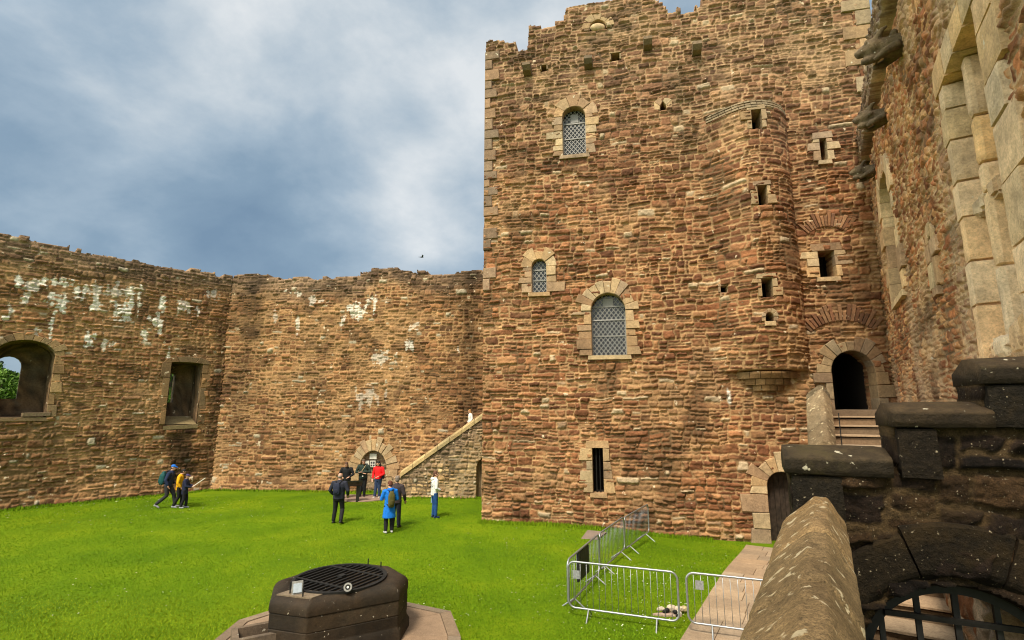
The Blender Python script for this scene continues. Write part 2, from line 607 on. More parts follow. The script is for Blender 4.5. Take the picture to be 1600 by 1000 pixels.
def px_rect(W, u0, u1, v0, v1, d=0.0):
    um, vm = (u0 + u1) / 2, (v0 + v1) / 2
    s0 = W.on(u0, vm, d)[0]; s1 = W.on(u1, vm, d)[0]
    zt = W.on(um, v0, d)[1]; zb = W.on(um, v1, d)[1]
    return s0, s1, zb, zt


# --- turret bulge
tL, tR = WT.on(1116, 380)[0], WT.on(1247, 380)[0]
tC, tA = (tL + tR) / 2, (tR - tL) / 2
PROT = .95
tRad = (tA * tA + PROT * PROT) / (2 * PROT)
tB, tT = WT.on(1190, 578, .8)[1], WT.on(1185, 166, .9)[1]


def bulge1(s):
    c = np.maximum(np.sqrt(np.maximum(tRad ** 2 - (s - tC) ** 2, 0)) - (tRad - PROT), 0)
    x = np.clip(np.abs(s - tC) / (tA * 1.22), 0, 1)
    soft = PROT * np.cos(math.pi / 2 * x) ** 1.5          # the left flank dies gently into the wall face
    return np.where(s < tC, soft, c)


def bulge(S, Z):
    b = bulge1(S)
    low = sm(tB - .04, tB + .04, Z) * (.66 + .34 * sm(tB - .1, tB + 1.5, Z))
    up = 1 - sm(tT, tT + .10, Z)
    return b * (low * up) + b * .30 * (1 - up) * (1 - sm(tT + .3, tT + 3.2, Z))


tprof = [WT.on(u, v) for u, v in ((740, 64), (757, 64), (768, 62), (770, 66), (786, 64), (788, 70), (804, 68), (806, 80), (824, 75), (826, 40), (842, 38), (844, 42), (866, 40), (868, 32),
                                  (880, 30), (884, 14), (892, 8), (896, -8), (915, -22), (950, -34), (1000, -26), (1016, -10), (1030, 4), (1038, 8), (1044, 20), (1052, 20),
                                  (1056, 16), (1074, 16), (1092, 10), (1097, 8), (1098, -24), (1150, -30), (1156, -6), (1170, -2), (1176, -34), (1260, -44), (1330, -50), (1375, -58))]
tp_s = np.array([p[0] for p in tprof]); tp_z = np.array([p[1] for p in tprof])
T_END = WT.on(1361, 40)[0]

wins = []
def add_win(u0, u1, v0, v1, rise_px, **kw):
    s0, s1, zb, zt = px_rect(WT, u0, u1, v0, v1)
    um = (u0 + u1) / 2
    zsp = WT.on(um, v0 + rise_px)[1] if rise_px else zt
    rise = zt - zsp
    WT.holes.append(arch_hole(s0, s1, zb, zsp, rise, kw.pop('grow', .03)))
    return s0, s1, zb, zsp, rise


def window(name, label, geo, width, depth, pitch, bars, vent=None, nv=9, proud=.065, tint=1.0, ventfill=None, gd=None):
    s0, s1, zb, zsp, rise = geo
    gd = gd if gd is not None else -depth + .10
    w = lattice_mesh(WT, s0, s1, zb, zsp, rise, gd + .015, pitch, .030, [zb + (zsp + rise - zb) * b for b in bars],
                     vent and (s0 + (s1 - s0) * vent[0], s0 + (s1 - s0) * vent[1], zb + (zsp + rise - zb) * vent[2], zb + (zsp + rise - zb) * vent[3])).obj('window', M_LEAD, tower)
    if label: w['label'] = label
    pane_mesh(WT, s0, s1, zb, zsp, rise, gd).obj('pane', M_GLASS, w)
    surround(WT, s0, s1, zb, zsp, rise, width, depth, proud, nv=nv, tint=tint).obj('surround', M_DRESS, w)
    return w


g = add_win(879, 915, 167, 242, 14)
window('window', 'upper leaded window under a shallow arch', g, .42, .42, .21, (.40, .72), (.33, .68, .74, .92), nv=5)
g = add_win(831, 854, 405, 457, 12)
window('window', 'small round headed leaded window', g, .42, .30, .22, (.38, .7), nv=5, proud=.075)
g = add_win(924, 978, 458, 555, 27)
window('window', 'largest leaded window with a round arch of pale voussoirs', g, .48, .42, .215, (.32, .58, .80), (.34, .66, .80, .94), nv=11, proud=.075)


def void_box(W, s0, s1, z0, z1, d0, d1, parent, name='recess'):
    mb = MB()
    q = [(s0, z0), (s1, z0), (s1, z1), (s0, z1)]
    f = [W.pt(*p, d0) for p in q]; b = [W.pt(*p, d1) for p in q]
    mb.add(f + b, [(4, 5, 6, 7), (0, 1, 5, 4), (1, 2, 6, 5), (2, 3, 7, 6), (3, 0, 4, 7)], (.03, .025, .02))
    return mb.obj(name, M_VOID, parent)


def opening(u0, u1, v0, v1, width, depth, d=0.0, tint=1.0, bars=0, proud=.065, lintel=True, sill=True, rise_px=0, nv=7, bh=(.3, .5), label=None, splay=0.0, void=1.0):
    s0, s1, zb, zt = px_rect(WT, u0, u1, v0, v1, d)
    zsp = WT.on((u0 + u1) / 2, v0 + rise_px, d)[1] if rise_px else zt
    rise = zt - zsp
    WT.holes.append(arch_hole(s0, s1, zb, zsp, rise, .03))
    a = (s1 - s0) / 2; sc = (s0 + s1) / 2
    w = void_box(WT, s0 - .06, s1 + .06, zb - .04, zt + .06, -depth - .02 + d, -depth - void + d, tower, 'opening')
    if label: w['label'] = label
    surround(WT, s0, s1, zb, zsp, rise, width, depth + min(d, .6), proud, off=d, tint=tint, nv=nv, lintel=lintel, sill=sill, bh=bh).obj('surround', M_DRESS, w)
    if bars:
        for i in range(bars):
            s = s0 + (s1 - s0) * (i + 1) / (bars + 1)
            MB().tube([WT.pt(s, zb, d - .16), WT.pt(s, zt, d - .16)], .022, 6, (.05, .05, .05)).obj('bar', M_IRON, w)
    return w, (s0, s1, zb, zsp, rise)


opening(926, 943, 700, 770, .34, .32, bars=2, label='barred slit window low in the wall')
opening(1281, 1292, 217, 251, .34, .22, label='narrow slit in a pale surround beside the turret')
opening(1279, 1305, 392, 433, .36, .24, label='square unglazed window over the arched doorway', bh=(.3, .45))
bt = lambda u, v: float(bulge1(np.array([WT.on(u, v, .9)[0]]))[0])
for (u0, u1, v0, v1, lab) in ((1174, 1190, 172, 201, 'topmost turret loop with rounded stone jambs'), (1184, 1199, 290, 319, 'middle turret loop between two pale jambs'), (1190, 1207, 435, 463, 'lower turret loop with square jambs')):
    b_ = bt((u0 + u1) / 2, v0)
    opening(u0, u1, v0, v1, .22, .30, d=b_ - .03, label=lab, proud=.06, tint=.85, sill=False)
b_ = bt(1202, 495)
opening(1196, 1209, 488, 502, .14, .2, d=b_ - .03, label='small oval drain hole in one pale stone', proud=.06, rise_px=7, nv=5, bh=(.1, .2))
opening(1126, 1136, 447, 457, .12, .2, d=bt(1131, 450) , label='tiny square peep hole', proud=.04)
for (u0, u1, v0, v1) in ((846, 854, 103, 110), (955, 968, 84, 94)):
    opening(u0, u1, v0, v1, .08, .3, sill=False, tint=.6)
# little pointed quatrefoil light in one round stone
s0, s1, zb, zt = px_rect(WT, 1031, 1041, 158, 171)
WT.holes.append(arch_hole(s0, s1, zb, (zb + zt) / 2, (zt - zb) / 2, .02))
w = void_box(WT, s0 - .04, s1 + .04, zb - .03, zt + .05, -.2, -.8, tower, 'opening')
w['label'] = 'tiny pointed light cut in one round pale stone'
mb = MB(); sc = (s0 + s1) / 2; a = (s1 - s0) / 2
inn = [(s1, zb), (s1, zb + (zt - zb) * .4), (sc, zt), (s0, zb + (zt - zb) * .4), (s0, zb)]
out = [(sc + .34, zb - .02), (sc + .36, zb + .38), (sc, zt + .22), (sc - .36, zb + .38), (sc - .34, zb - .02)]
for i in range(4):
    WT.prism(mb, [inn[i], out[i], out[i + 1], inn[i + 1]], -.25, .035, dress())
mb.obj('surround', M_DRESS, w)
# half buried arch near the wall head, with a pale stone in it
s0, s1, zb, zt = px_rect(WT, 921, 947, 31, 46)
WT.holes.append(arch_hole(s0, s1, zb, zb + .1, zt - zb - .1, .02))
w = void_box(WT, s0 - .04, s1 + .04, zb - .03, zt + .05, -.34, -.5, tower, 'opening')
w['label'] = 'half buried arch near the wall head with a pale boulder in it'
surround(WT, s0, s1, zb, zb + .1, zt - zb - .1, .26, .35, .03, sill=False, nv=5, tint=.85).obj('surround', M_DRESS, w)
mb = MB(); p_ = WT.pt(s0 + (s1 - s0) * .5, zb + .12, -.06); mb.ell(p_, (.34, .16, .2), 10, 7, dress(1.1)); mb.obj('boulder', M_DRESS, w, True)

# --- doors
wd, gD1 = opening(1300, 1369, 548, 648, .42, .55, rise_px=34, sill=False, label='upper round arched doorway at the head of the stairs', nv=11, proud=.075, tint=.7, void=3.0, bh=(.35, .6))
s0, s1, zb, zt = px_rect(WT, 1201, 1250, 737, 855)
zsp = zt - (s1 - s0) / 2
WT.holes.append(arch_hole(s0, s1, zb - .4, zsp, zt - zsp, .03))
mb = MB()
n = 6
for i in range(n):
    a_, b2 = s0 + (s1 - s0) * i / n, s0 + (s1 - s0) * (i + 1) / n
    WT.prism(mb, [(a_ + .004, zb - .2), (b2 - .004, zb - .2), (b2 - .004, zt), (a_ + .004, zt)], -.5, -.40 + random.uniform(-.01, .01), jit((.045, .03, .022), .3), .012)
door = mb.obj('door', M_WOOD, tower)
door['label'] = 'lower oak plank door in a pale stone arch'
surround(WT, s0, s1, zb - .5, zsp, zt - zsp, .52, .5, .085, sill=False, nv=9, bh=(.45, .75), tint=.95).obj('surround', M_DRESS, door)

# --- relieving arches of thin dark stones
PAL_T0 = [(.23, .118, .062), (.27, .15, .08), (.17, .083, .046)]
def relieving(u0, u1, v, hgt, n):
    mb = MB()
    (sa, z0) = WT.on(u0, v); (sb, _) = WT.on(u1, v)
    sc = (sa + sb) / 2; rad = (sb - sa) / 2 * 1.5
    for i in range(n):
        t0 = R(48 + 84 * i / n); t1 = R(48 + 84 * (i + .82) / n)
        h = hgt * random.uniform(.55, 1.15)
        zc = z0 - rad * math.sin(R(48)) + .05
        p = [(sc - rad * math.cos(t0), zc + rad * math.sin(t0)), (sc - rad * math.cos(t1), zc + rad * math.sin(t1)),
             (sc - (rad + h) * math.cos(t1), zc + (rad + h) * math.sin(t1)), (sc - (rad + h) * math.cos(t0), zc + (rad + h) * math.sin(t0))]
        WT.prism(mb, p, -.1, .035 + random.uniform(0, .04), jit(random.choice(PAL_T0), .3), .025)
    mb.obj('relieving_arch', M_RUBT, tower)
relieving(1264, 1322, 368, .55, 15)
relieving(1268, 1366, 522, .6, 19)

# --- projecting corbels
for (u, v) in ((823, 106), (919, 96), (1012, 66), (1089, 74)):
    s, z = WT.on(u, v, .25)
    mb = MB()
    prof = [(-.2, .17), (.42, .17), (.45, .02), (.30, -.14), (.05, -.2), (-.2, -.2)]
    rings = [[WT.pt(s + k, z + zz_, dd) for dd, zz_ in prof] for k in (-.17, -.15, .15, .17)]
    mb.loft(rings, jit((.17, .12, .075), .15))
    mb.obj('corbel', M_DRESS, tower)

# --- string course round the turret head, corbelling under it
mb = MB()
for (zz_, hh, ex) in ((tT - .04, .11, .05), (tT + .09, .10, .0), (tT + .24, .09, -.08)):
    ang_n = 14
    ss_ = np.linspace(tL - .02, tR + .02, ang_n + 1)
    for i in range(ang_n):
        a_, b2 = float(ss_[i]) + .008, float(ss_[i + 1]) - .008
        da, db = float(bulge1(np.array([a_]))[0]) + ex, float(bulge1(np.array([b2]))[0]) + ex
        c = jit((.24, .18, .11), .25)
        h2 = hh * random.uniform(.8, 1.1)
        mb.add([WT.pt(a_, zz_, -.1), WT.pt(b2, zz_, -.1), WT.pt(b2, zz_, db), WT.pt(a_, zz_, da), WT.pt(a_, zz_ + h2, -.1), WT.pt(b2, zz_ + h2, -.1), WT.pt(b2, zz_ + h2 * .8, db - .02), WT.pt(a_, zz_ + h2 * .8, da - .02)],
               [(0, 1, 2, 3), (4, 5, 6, 7), (0, 1, 5, 4), (1, 2, 6, 5), (2, 3, 7, 6), (3, 0, 4, 7)], c)
mb.obj('string_course', M_DRESS, tower)
mb = MB()
zc = tB - .02
for k, (h, sc_) in enumerate(((.24, .62), (.22, .44), (.20, .27))):
    am = tA * (sc_ ** .8); n = 6 - k
    for i in range(n):
        a_, b2 = tC - am + 2 * am * i / n + .01, tC - am + 2 * am * (i + 1) / n - .01
        sub = 3
        xs = [a_ + (b2 - a_) * j / sub for j in range(sub + 1)]
        f = lambda x, q: max(0.0, PROT * sc_ * q * (1 - ((x - tC) / (am * 1.02)) ** 2)) + .03
        ring_b = [WT.pt(x, zc - h, f(x, .80)) for x in xs] + [WT.pt(xs[-1], zc - h, -.1), WT.pt(xs[0], zc - h, -.1)]
        ring_m = [WT.pt(x, zc - h * .35, f(x, .98)) for x in xs] + [WT.pt(xs[-1], zc - h * .35, -.1), WT.pt(xs[0], zc - h * .35, -.1)]
        ring_t = [WT.pt(x, zc - .012, f(x, 1.0)) for x in xs] + [WT.pt(xs[-1], zc - .012, -.1), WT.pt(xs[0], zc - .012, -.1)]
        mb.loft([ring_b, ring_m, ring_t], jit((.25, .15, .07), .25))
    zc -= h
mb.obj('corbelling', M_DRESS, tower)

# --- the rubble face
PAL_T = [(0.232, 0.098, 0.044), (0.270, 0.122, 0.056), (0.194, 0.078, 0.036), (0.301, 0.152, 0.071), (0.149, 0.061, 0.030), (0.247, 0.115, 0.055), (0.218, 0.092, 0.044)]
sa = np.arange(0, T_END + .001, .030); za = np.arange(-.8, 21.6, .030)
S, Z = np.meshgrid(sa, za)
q = masonry(S, Z, 3, ch=(.145, .37), ln=(.28, .95), gap=.021, warp=.16, relief=.085, rnd=.070)
C, mm = stone_col(q, S, Z, PAL_T, (.42, .258, .127), 3, .33, .5)
# weathering: greyer and paler towards the wall head, damp green on the turret's left flank, pale ashlar by the right-hand corner
gz = sm(11.5, 18.5, Z + 2.2 * (fbm(S * .3, Z * .3, 5) - .5))[..., None]
lum = C.mean(-1, keepdims=True)
C = C * (1 - .42 * gz) + (lum * np.array((1.38, .98, .64))) * .42 * gz
gw = (np.exp(-((S - tL + .5) / .9) ** 2) * sm(4, 10, Z) * (1 - sm(17, 20, Z)) * sm(.38, .62, fbm(S * .7, Z * .4, 8)))[..., None]
C = C * (1 - .4 * gw) + lum * np.array((1.1, .9, .5)) * .4 * gw * .7
rnd = q['r'][1]
pl = (sm(.0, .01, rnd - .955) * q['m'])[..., None]
C = C * (1 - pl) + np.array((.45, .34, .22)) * pl
# courses of grey ashlar at the lower right of the face, one white streak of bird lime
st = (np.exp(-((S - WT.on(1139, 618)[0]) / .06) ** 4) * sm(WT.on(1139, 634)[1], WT.on(1139, 628)[1], Z) * (1 - sm(WT.on(1139, 610)[1], WT.on(1139, 604)[1], Z)) * sm(.3, .45, vn(S * 8, Z * 3, 4)))[..., None]
C = C * (1 - st) + np.array((.7, .66, .58)) * st
H = q['H'] + bulge(S, Z) + .10 * (fbm(S * .25, Z * .25, 31) - .5)
H -= .05 * sm(.5, -.2, Z)
Sc, Zc = centers(S), centers(Z)
top = np.interp(q['cz'] * 0 + S, tp_s, tp_z)
keep = (q['cz'] < top)[:-1, :-1]
for h in WT.holes: keep &= ~h(Sc, Zc)
field('wall', WT, sa, za, H, C, keep, .9, M_RUBT, tower)

# return walls and roof slab that close the tower
def return_wall(P, ang, L, z0, ztop, seed, pal, mort, parent, mat, res=.06, relief=.07, back=.6, name='wall'):
    W2 = Wall(P, ang)
    sa = np.arange(0, L, res); za = np.arange(z0, ztop, res)
    S, Z = np.meshgrid(sa, za)
    q = masonry(S, Z, seed, ch=(.14, .32), ln=(.3, .9), relief=relief, rnd=.07)
    C, _ = stone_col(q, S, Z, pal, mort, seed)
    keep = np.ones((len(za) - 1, len(sa) - 1), bool)
    return field(name, W2, sa, za, q['H'], C, keep, back, mat, parent)
lp = np.array(WT.pt(0, 0, .02)); lb = np.array(WT.pt(0, 0, -7.9))
return_wall(lb, WT.ang - R(90), 7.78, -.8, 19.8, 41, PAL_T, (.4, .265, .155), tower, M_RUBT)
rp = np.array(WT.pt(T_END, 0, .02))
return_wall(rp, WT.ang + R(90), 7.9, 9.0, 20.4, 42, PAL_T, (.4, .265, .155), tower, M_RUBT)
mb = MB()
q4 = [WT.pt(.05, 17.5, -.3), WT.pt(T_END - .05, 17.5, -.3), WT.pt(T_END - .05, 17.5, -7.8), WT.pt(.05, 17.5, -7.8)]
mb.add(q4 + [(p[0], p[1], 17.9) for p in q4], [(0, 1, 2, 3), (4, 5, 6, 7)] + [(i, (i + 1) % 4, 4 + (i + 1) % 4, 4 + i) for i in range(4)], (.16, .13, .1))
mb.obj('roof', M_PAVE, tower)
mb = MB()
q4 = [WT.pt(.05, -.5, -7.8), WT.pt(T_END - .05, -.5, -7.8), WT.pt(T_END - .05, -.5, -8.3), WT.pt(.05, -.5, -8.3)]
mb.add(q4 + [(p[0], p[1], 19.4) for p in q4], [(0, 1, 2, 3), (4, 5, 6, 7)] + [(i, (i + 1) % 4, 4 + (i + 1) % 4, 4 + i) for i in range(4)], (.2, .11, .07))
mb.obj('rear_wall', M_DRESS, tower)

# quoins, each dressed corner stone a part
z = 9.0; i = 0
while z < 19.9:
    h = random.uniform(.34, .55); w = (.55 if i % 2 else .3) * random.uniform(.8, 1.2)
    if z > 12.2 or random.random() < .4:
        mb = MB()
        WT.prism(mb, [(-.02, z), (w, z + .01), (w * .97, z + h - .02), (-.02, z + h - .02)], -.4, .07, jit((.27, .18, .115), .25, .08), .025)
        mb.obj('quoin', M_DRESS, tower)
    z += h; i += 1
z = 13.0
while z < 21.4:
    h = random.uniform(.4, .7); w = (.9 if i % 2 else .5) * random.uniform(.8, 1.2)
    mb = MB()
    WT.prism(mb, [(T_END - w, z), (T_END + .03, z + .01), (T_END + .03, z + h - .02), (T_END - w * .98, z + h - .02)], -.5, .07, jit((.36, .25, .15), .25, .08), .025)
    mb.obj('quoin', M_DRESS, tower)
    z += h; i += 1

# ================================================================== CURTAIN WALLS
PAL_C = [(0.254, 0.122, 0.054), (0.290, 0.145, 0.064), (0.210, 0.099, 0.045), (0.324, 0.174, 0.078), (0.158, 0.075, 0.037), (0.272, 0.134, 0.060)]
MORT_C = (0.429, 0.259, 0.123)
CN = gnd(330, 765)
WL = Wall(CN, R(46.16))
WB = Wall(CN, R(-4.6))
lwall = thing('curtain_wall', 'left curtain wall of brown rubble with white lime streaks and two deep window openings', 'wall', CN)
bwall = thing('curtain_wall', 'rear curtain wall of brown rubble with a blocked pale stone archway', 'wall', tuple(WB.pt(7, 0)))


def niche(W, parent, front, rear, d_rear, tint, label):
    """deep splayed embrasure: front outline, flat back with the small outer opening, tunnel out of it"""
    n = len(front)
    cx = sum(p[0] for p in front) / n; cz = sum(p[1] for p in front) / n
    mid = [(cx + (p[0] - cx) * .93, p[1] - (.02 if p[1] > cz else -.03)) for p in front]
    steps = 10
    mb = MB(); rings = []
    for i in range(steps + 1):
        t = i / steps
        rings.append([W.pt(f[0] + (m[0] - f[0]) * t + random.uniform(-.045, .045), f[1] + (m[1] - f[1]) * t + random.uniform(-.02, .02), .03 + (d_rear - .03) * t) for f, m in zip(front, mid)])
    for k in range(1, 5):
        t = k / 4
        rings.append([W.pt(m[0] + (r[0] - m[0]) * t, m[1] + (r[1] - m[1]) * t, d_rear) for m, r in zip(mid, rear)])
    for k in range(1, 3):
        rings.append([W.pt(r[0], r[1], d_rear - .25 * k) for r in rear])
    cols = []
    for r in rings:
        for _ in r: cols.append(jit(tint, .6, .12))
    mb.loft(rings, cols, cap=False)
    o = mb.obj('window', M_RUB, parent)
    o['label'] = label
    return o


def outline(s0, s1, z0, zsp, rise, n=8, m=6):
    sc, a = (s0 + s1) / 2, (s1 - s0) / 2
    p = [(s0 + (s1 - s0) * i / m, z0) for i in range(m)]
    p += [(s1, z0 + (zsp - z0) * i / m) for i in range(m)]
    p += [(sc + a * math.cos(math.pi * i / n), zsp + rise * math.sin(math.pi * i / n)) for i in range(n)]
    p += [(s0, zsp - (zsp - z0) * i / m) for i in range(m)]
    return p


# window one: wide arched embrasure at the left edge
s0 = WL.on(-14, 590)[0]; s1 = WL.on(81, 590)[0]
z0 = WL.on(40, 652)[1]; zsp = WL.on(80, 556)[1]; zt = WL.on(36, 531)[1]
gL1 = (s0, s1, z0, zsp, zt - zsp)
WL.holes.append(arch_hole(*gL1, .04))
dr = -1.5
r0 = WL.on(-13, 600, dr)[0]; r1 = WL.on(31, 590, dr)[0]
rz0 = WL.on(10, 623, dr)[1]; rzt = WL.on(14, 556, dr)[1]
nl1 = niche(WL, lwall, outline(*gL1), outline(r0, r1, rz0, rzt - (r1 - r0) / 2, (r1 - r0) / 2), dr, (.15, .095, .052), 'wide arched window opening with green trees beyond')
surround(WL, *gL1, .34, .25, .07, pal=BROWN, tint=1.15, nv=11, bh=(.35, .6), sides=(1, 1)).obj('surround', M_RUB, nl1)
mb = MB()
sb_, zb_ = WL.on(60, 650)
WL.prism(mb, [(sb_ - .55, zb_ - .02), (sb_ + .42, zb_), (sb_ + .42, zb_ + .16), (sb_ - .55, zb_ + .14)], -.5, .12, jit((.2, .14, .085)), .03)
mb.obj('seat_ledge', M_RUB, nl1)
# window two: tall square headed embrasure near the corner
s0 = WL.on(263, 610)[0]; s1 = WL.on(313, 610)[0]
z0 = WL.on(285, 663)[1]; zt = WL.on(290, 566)[1]
gL2 = (s0, s1, z0, zt - .06, .06)
WL.holes.append(arch_hole(*gL2, .04))
r0 = WL.on(262, 600, dr)[0]; r1 = WL.on(273, 600, dr)[0]
rz0 = WL.on(267, 629, dr)[1]; rzt = WL.on(270, 583, dr)[1]
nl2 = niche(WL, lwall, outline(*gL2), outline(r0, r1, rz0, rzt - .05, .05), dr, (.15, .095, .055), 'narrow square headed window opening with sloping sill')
surround(WL, *gL2, .34, .25, .06, pal=BROWN, tint=.82, lintel=True, nv=3, bh=(.6, 1.1), sill=False).obj('surround', M_RUB, nl2)
mb = MB()
v = [WL.pt(s0, z0 + .42, -1.2), WL.pt(s1, z0 + .42, -1.2), WL.pt(s1 + .05, z0 - .02, .05), WL.pt(s0 - .05, z0 - .08, .05)]
mb.add(v + [(p[0], p[1], p[2] - .18) for p in v], [(0, 1, 2, 3), (4, 5, 6, 7)] + [(i, (i + 1) % 4, 4 + (i + 1) % 4, 4 + i) for i in range(4)], jit((.24, .18, .09)))
mb.obj('sloping_sill', M_RUB, nl2)


def curtain(W, parent, sa, za, seed, prof, streaks, name='wall', extra=None, pal=PAL_C, mort=MORT_C, back=1.9, res_rel=.09, ch=(.155, .37), ln=(.26, .90)):
    S, Z = np.meshgrid(sa, za)
    q = masonry(S, Z, seed, ch=ch, ln=ln, gap=.023, warp=.16, relief=res_rel * .85, rnd=.075)
    C, mm = stone_col(q, S, Z, pal, mort, seed, .36, .5)
    ps = np.array([p[0] for p in prof]); pz = np.array([p[1] for p in prof])
    topz = np.interp(S, ps, pz)
    dz = topz - Z
    # grey brown weather band under the wall head
    g = (1 - sm(.35, 1.7, dz + 1.3 * (fbm(S * .6, Z * .6, seed + 2) - .5)))[..., None]
    lum = C.mean(-1, keepdims=True)
    C = C * (1 - .75 * g) + lum * np.array((.96, .66, .44)) * .75 * g
    for (u, v, wu, hv, k) in streaks:
        s_, z_ = W.on(u, v)
        ws = abs(W.on(u + wu, v)[0] - s_); hz = abs(W.on(u, v + hv)[1] - z_)
        f = np.exp(-((S - s_) / ws) ** 2 - ((Z - z_) / hz) ** 2)
        ns_ = .55 * fbm(S * 6, Z * 1.3, seed + 4) + .45 * fbm(S * 5, Z * 9, seed + 5)
        f = .72 * f + (ns_ - .5) * 2.1 * sm(.03, .3, f) + .12 * (q['r'][3] - .5)
        f = (sm(.51, .58, f) * k)[..., None]
        C = C * (1 - f) + np.array((.82, .76, .66)) * f
    pale = (sm(0, .01, q['r'][1] - .965) * q['m'])[..., None]
    C = C * (1 - pale) + np.array((.45, .38, .27)) * pale
    if extra is not None: C = extra(S, Z, C)
    H = q['H'] + .16 * (fbm(S * .25, Z * .25, seed + 6) - .5)
    H += sm(.9, -.3, Z) * .12
    keep = (q['cz'] < topz)[:-1, :-1]
    Sc, Zc = centers(S), centers(Z)
    for h in W.holes: keep &= ~h(Sc, Zc)
    return field(name, W, sa, za, H, C, keep, back, M_RUB, parent)


profL = [WL.on(u, v) for u, v in ((-300, 320), (0, 367), (60, 378), (120, 391), (205, 410), (208, 407), (226, 411), (270, 421), (276, 419), (300, 420), (340, 428), (356, 431))]
stL = [(30, 440, 14, 10, 1), (120, 455, 14, 16, .9), (150, 475, 10, 14, .9), (210, 470, 12, 26, 1), (255, 480, 8, 18, 1), (70, 440, 10, 16, 1), (40, 470, 8, 10, .8), (88, 470, 24, 22, 1), (82, 500, 6, 30, 1), (193, 484, 20, 20, 1), (245, 500, 18, 20, .9), (224, 522, 10, 22, .9), (140, 530, 8, 16, 1), (95, 442, 30, 12, .9), (16, 490, 8, 18, .9), (12, 495, 10, 12, .9),
       (172, 540, 18, 10, .7), (60, 520, 8, 20, .7), (180, 455, 60, 14, .6), (290, 480, 26, 14, .6), (263, 556, 4, 16, .9), (85, 545, 5, 20, .7), (50, 450, 18, 20, .6), (330, 460, 14, 12, .5)]
def exL(S, Z, C):
    # damp stains in the corner and below the narrow window
    for (u, v0, v1, w, k) in ((288, 655, 760, 22, .75), (338, 470, 760, 16, .5), (50, 660, 790, 60, .3)):
        s_ = WL.on(u, 660)[0]; ws = abs(WL.on(u + w, 660)[0] - s_); za_, zb_ = WL.on(u, v0)[1], WL.on(u, v1)[1]
        f = (np.exp(-((S - s_ + .5 * (fbm(S * .8, Z * .6, 3) - .5)) / ws) ** 4) * k * (.3 + 1.2 * fbm(S * 1.6, Z * .8, 72)) * sm(za_ + .3, za_ - .3, Z) * sm(zb_ - .3, zb_ + .5, Z))[..., None]
        C = C * (1 - np.clip(f, 0, .8))
    return C


curtain(WL, lwall, np.arange(-14, .05, .04), np.arange(-.4, 12.6, .04), 51, profL, stL, extra=exL)
profB = [WB.on(u, v) for u, v in ((356, 436), (364, 434), (366, 429), (392, 427), (410, 430), (418, 433), (420, 437), (456, 438), (458, 435), (500, 436), (548, 431), (560, 429), (582, 421), (592, 416), (612, 418), (624, 421), (632, 425), (690, 427), (752, 424), (850, 420))]
stB = [(440, 455, 14, 6, .8), (470, 460, 10, 8, .7), (560, 485, 24, 14, .8), (585, 470, 20, 10, .7), (535, 500, 6, 16, .7), (640, 540, 10, 10, .8), (716, 540, 3, 12, 1), (650, 510, 12, 10, .5), (465, 510, 4, 14, .6), (600, 560, 26, 14, .5), (490, 470, 20, 8, .5), (430, 490, 5, 14, .4), (577, 620, 30, 20, .35)]


def exB(S, Z, C):
    # dark damp vertical bands
    for (u, w, k) in ((735, 16, .55), (385, 22, .45)):
        s_ = WB.on(u, 560)[0]; ws = abs(WB.on(u + w, 560)[0] - s_)
        f = (np.exp(-((S - s_ + .5 * (fbm(S * .5, Z * .5, 3) - .5)) / ws) ** 2) * k * (.3 + 1.2 * fbm(S * 1.2, Z * .5, 71)) * sm(1, 4, Z))[..., None]
        C = C * (1 - np.clip(f, 0, .8))
    return C


# blocked archway in the rear wall
ba = px_rect(WB, 562, 604, 704, 780)
bsp = ba[2] + (ba[3] - ba[2]) * .62
WB.holes.append(arch_hole(ba[0], ba[1], ba[2] - .3, bsp, ba[3] - bsp, .03))
curtain(WB, bwall, np.arange(-.1, 17.4, .042), np.arange(-.4, 12.4, .042), 61, profB, stB, extra=exB)
arch = surround(WB, ba[0], ba[1], -.3, bsp, ba[3] - bsp, .55, .35, .11, sill=False, nv=13, bh=(.4, .7), tint=.92).obj('archway', M_DRESS, bwall)
arch['label'] = 'pale stone arch of a blocked doorway'
Wb2 = Wall(WB.pt(0, 0, -.28)[:2], WB.ang)
sa = np.arange(ba[0] - .1, ba[1] + .1, .04); za = np.arange(-.3, ba[3] + .1, .04)
S, Z = np.meshgrid(sa, za)
q = masonry(S, Z, 77, ch=(.2, .38), ln=(.4, .9), relief=.05)
C, _ = stone_col(q, S, Z, [(.30, .20, .12), (.24, .14, .085), (.38, .28, .17)], (.36, .26, .16), 77)
pk = ((q['r'][1] > .55) & (Z > 1.75))[..., None] * q['m'][..., None]
C = C * (1 - pk) + np.array((.45, .33, .19)) * pk
field('blocking', Wb2, sa, za, q['H'], C, np.ones((len(za) - 1, len(sa) - 1), bool), .3, M_RUB, arch)

# ================================================================== STAIR AGAINST THE REAR WALL
PS = gnd(622, 777)
WS = Wall(PS, R(-4.0))
stw = thing('stair_wall', 'sloping wall of pale rubble carrying a stair up to the tower, with a timber coloured coping', 'wall', PS)
sE = WS.on(756, 700)[0] + .6
dz0, dz1 = WS.on(745, 770), WS.on(760, 716)
WS.holes.append(arch_hole(dz0[0], dz1[0] + .3, -.5, dz1[1] - .5, .5, .03))
c0 = WS.on(626, 742); c1 = WS.on(753, 652)
slope = (c1[1] - c0[1]) / (c1[0] - c0[0])
prS = [(-.5, WS.on(606, 742)[1] - .0), (c0[0] - .02, WS.on(612, 742)[1]), (c0[0], c0[1] - .03), (c1[0] + 3, c0[1] - .03 + slope * (c1[0] + 3 - c0[0]))]
PAL_S = [(.38, .245, .115), (.45, .305, .15), (.30, .19, .09), (.50, .36, .19), (.23, .15, .08)]
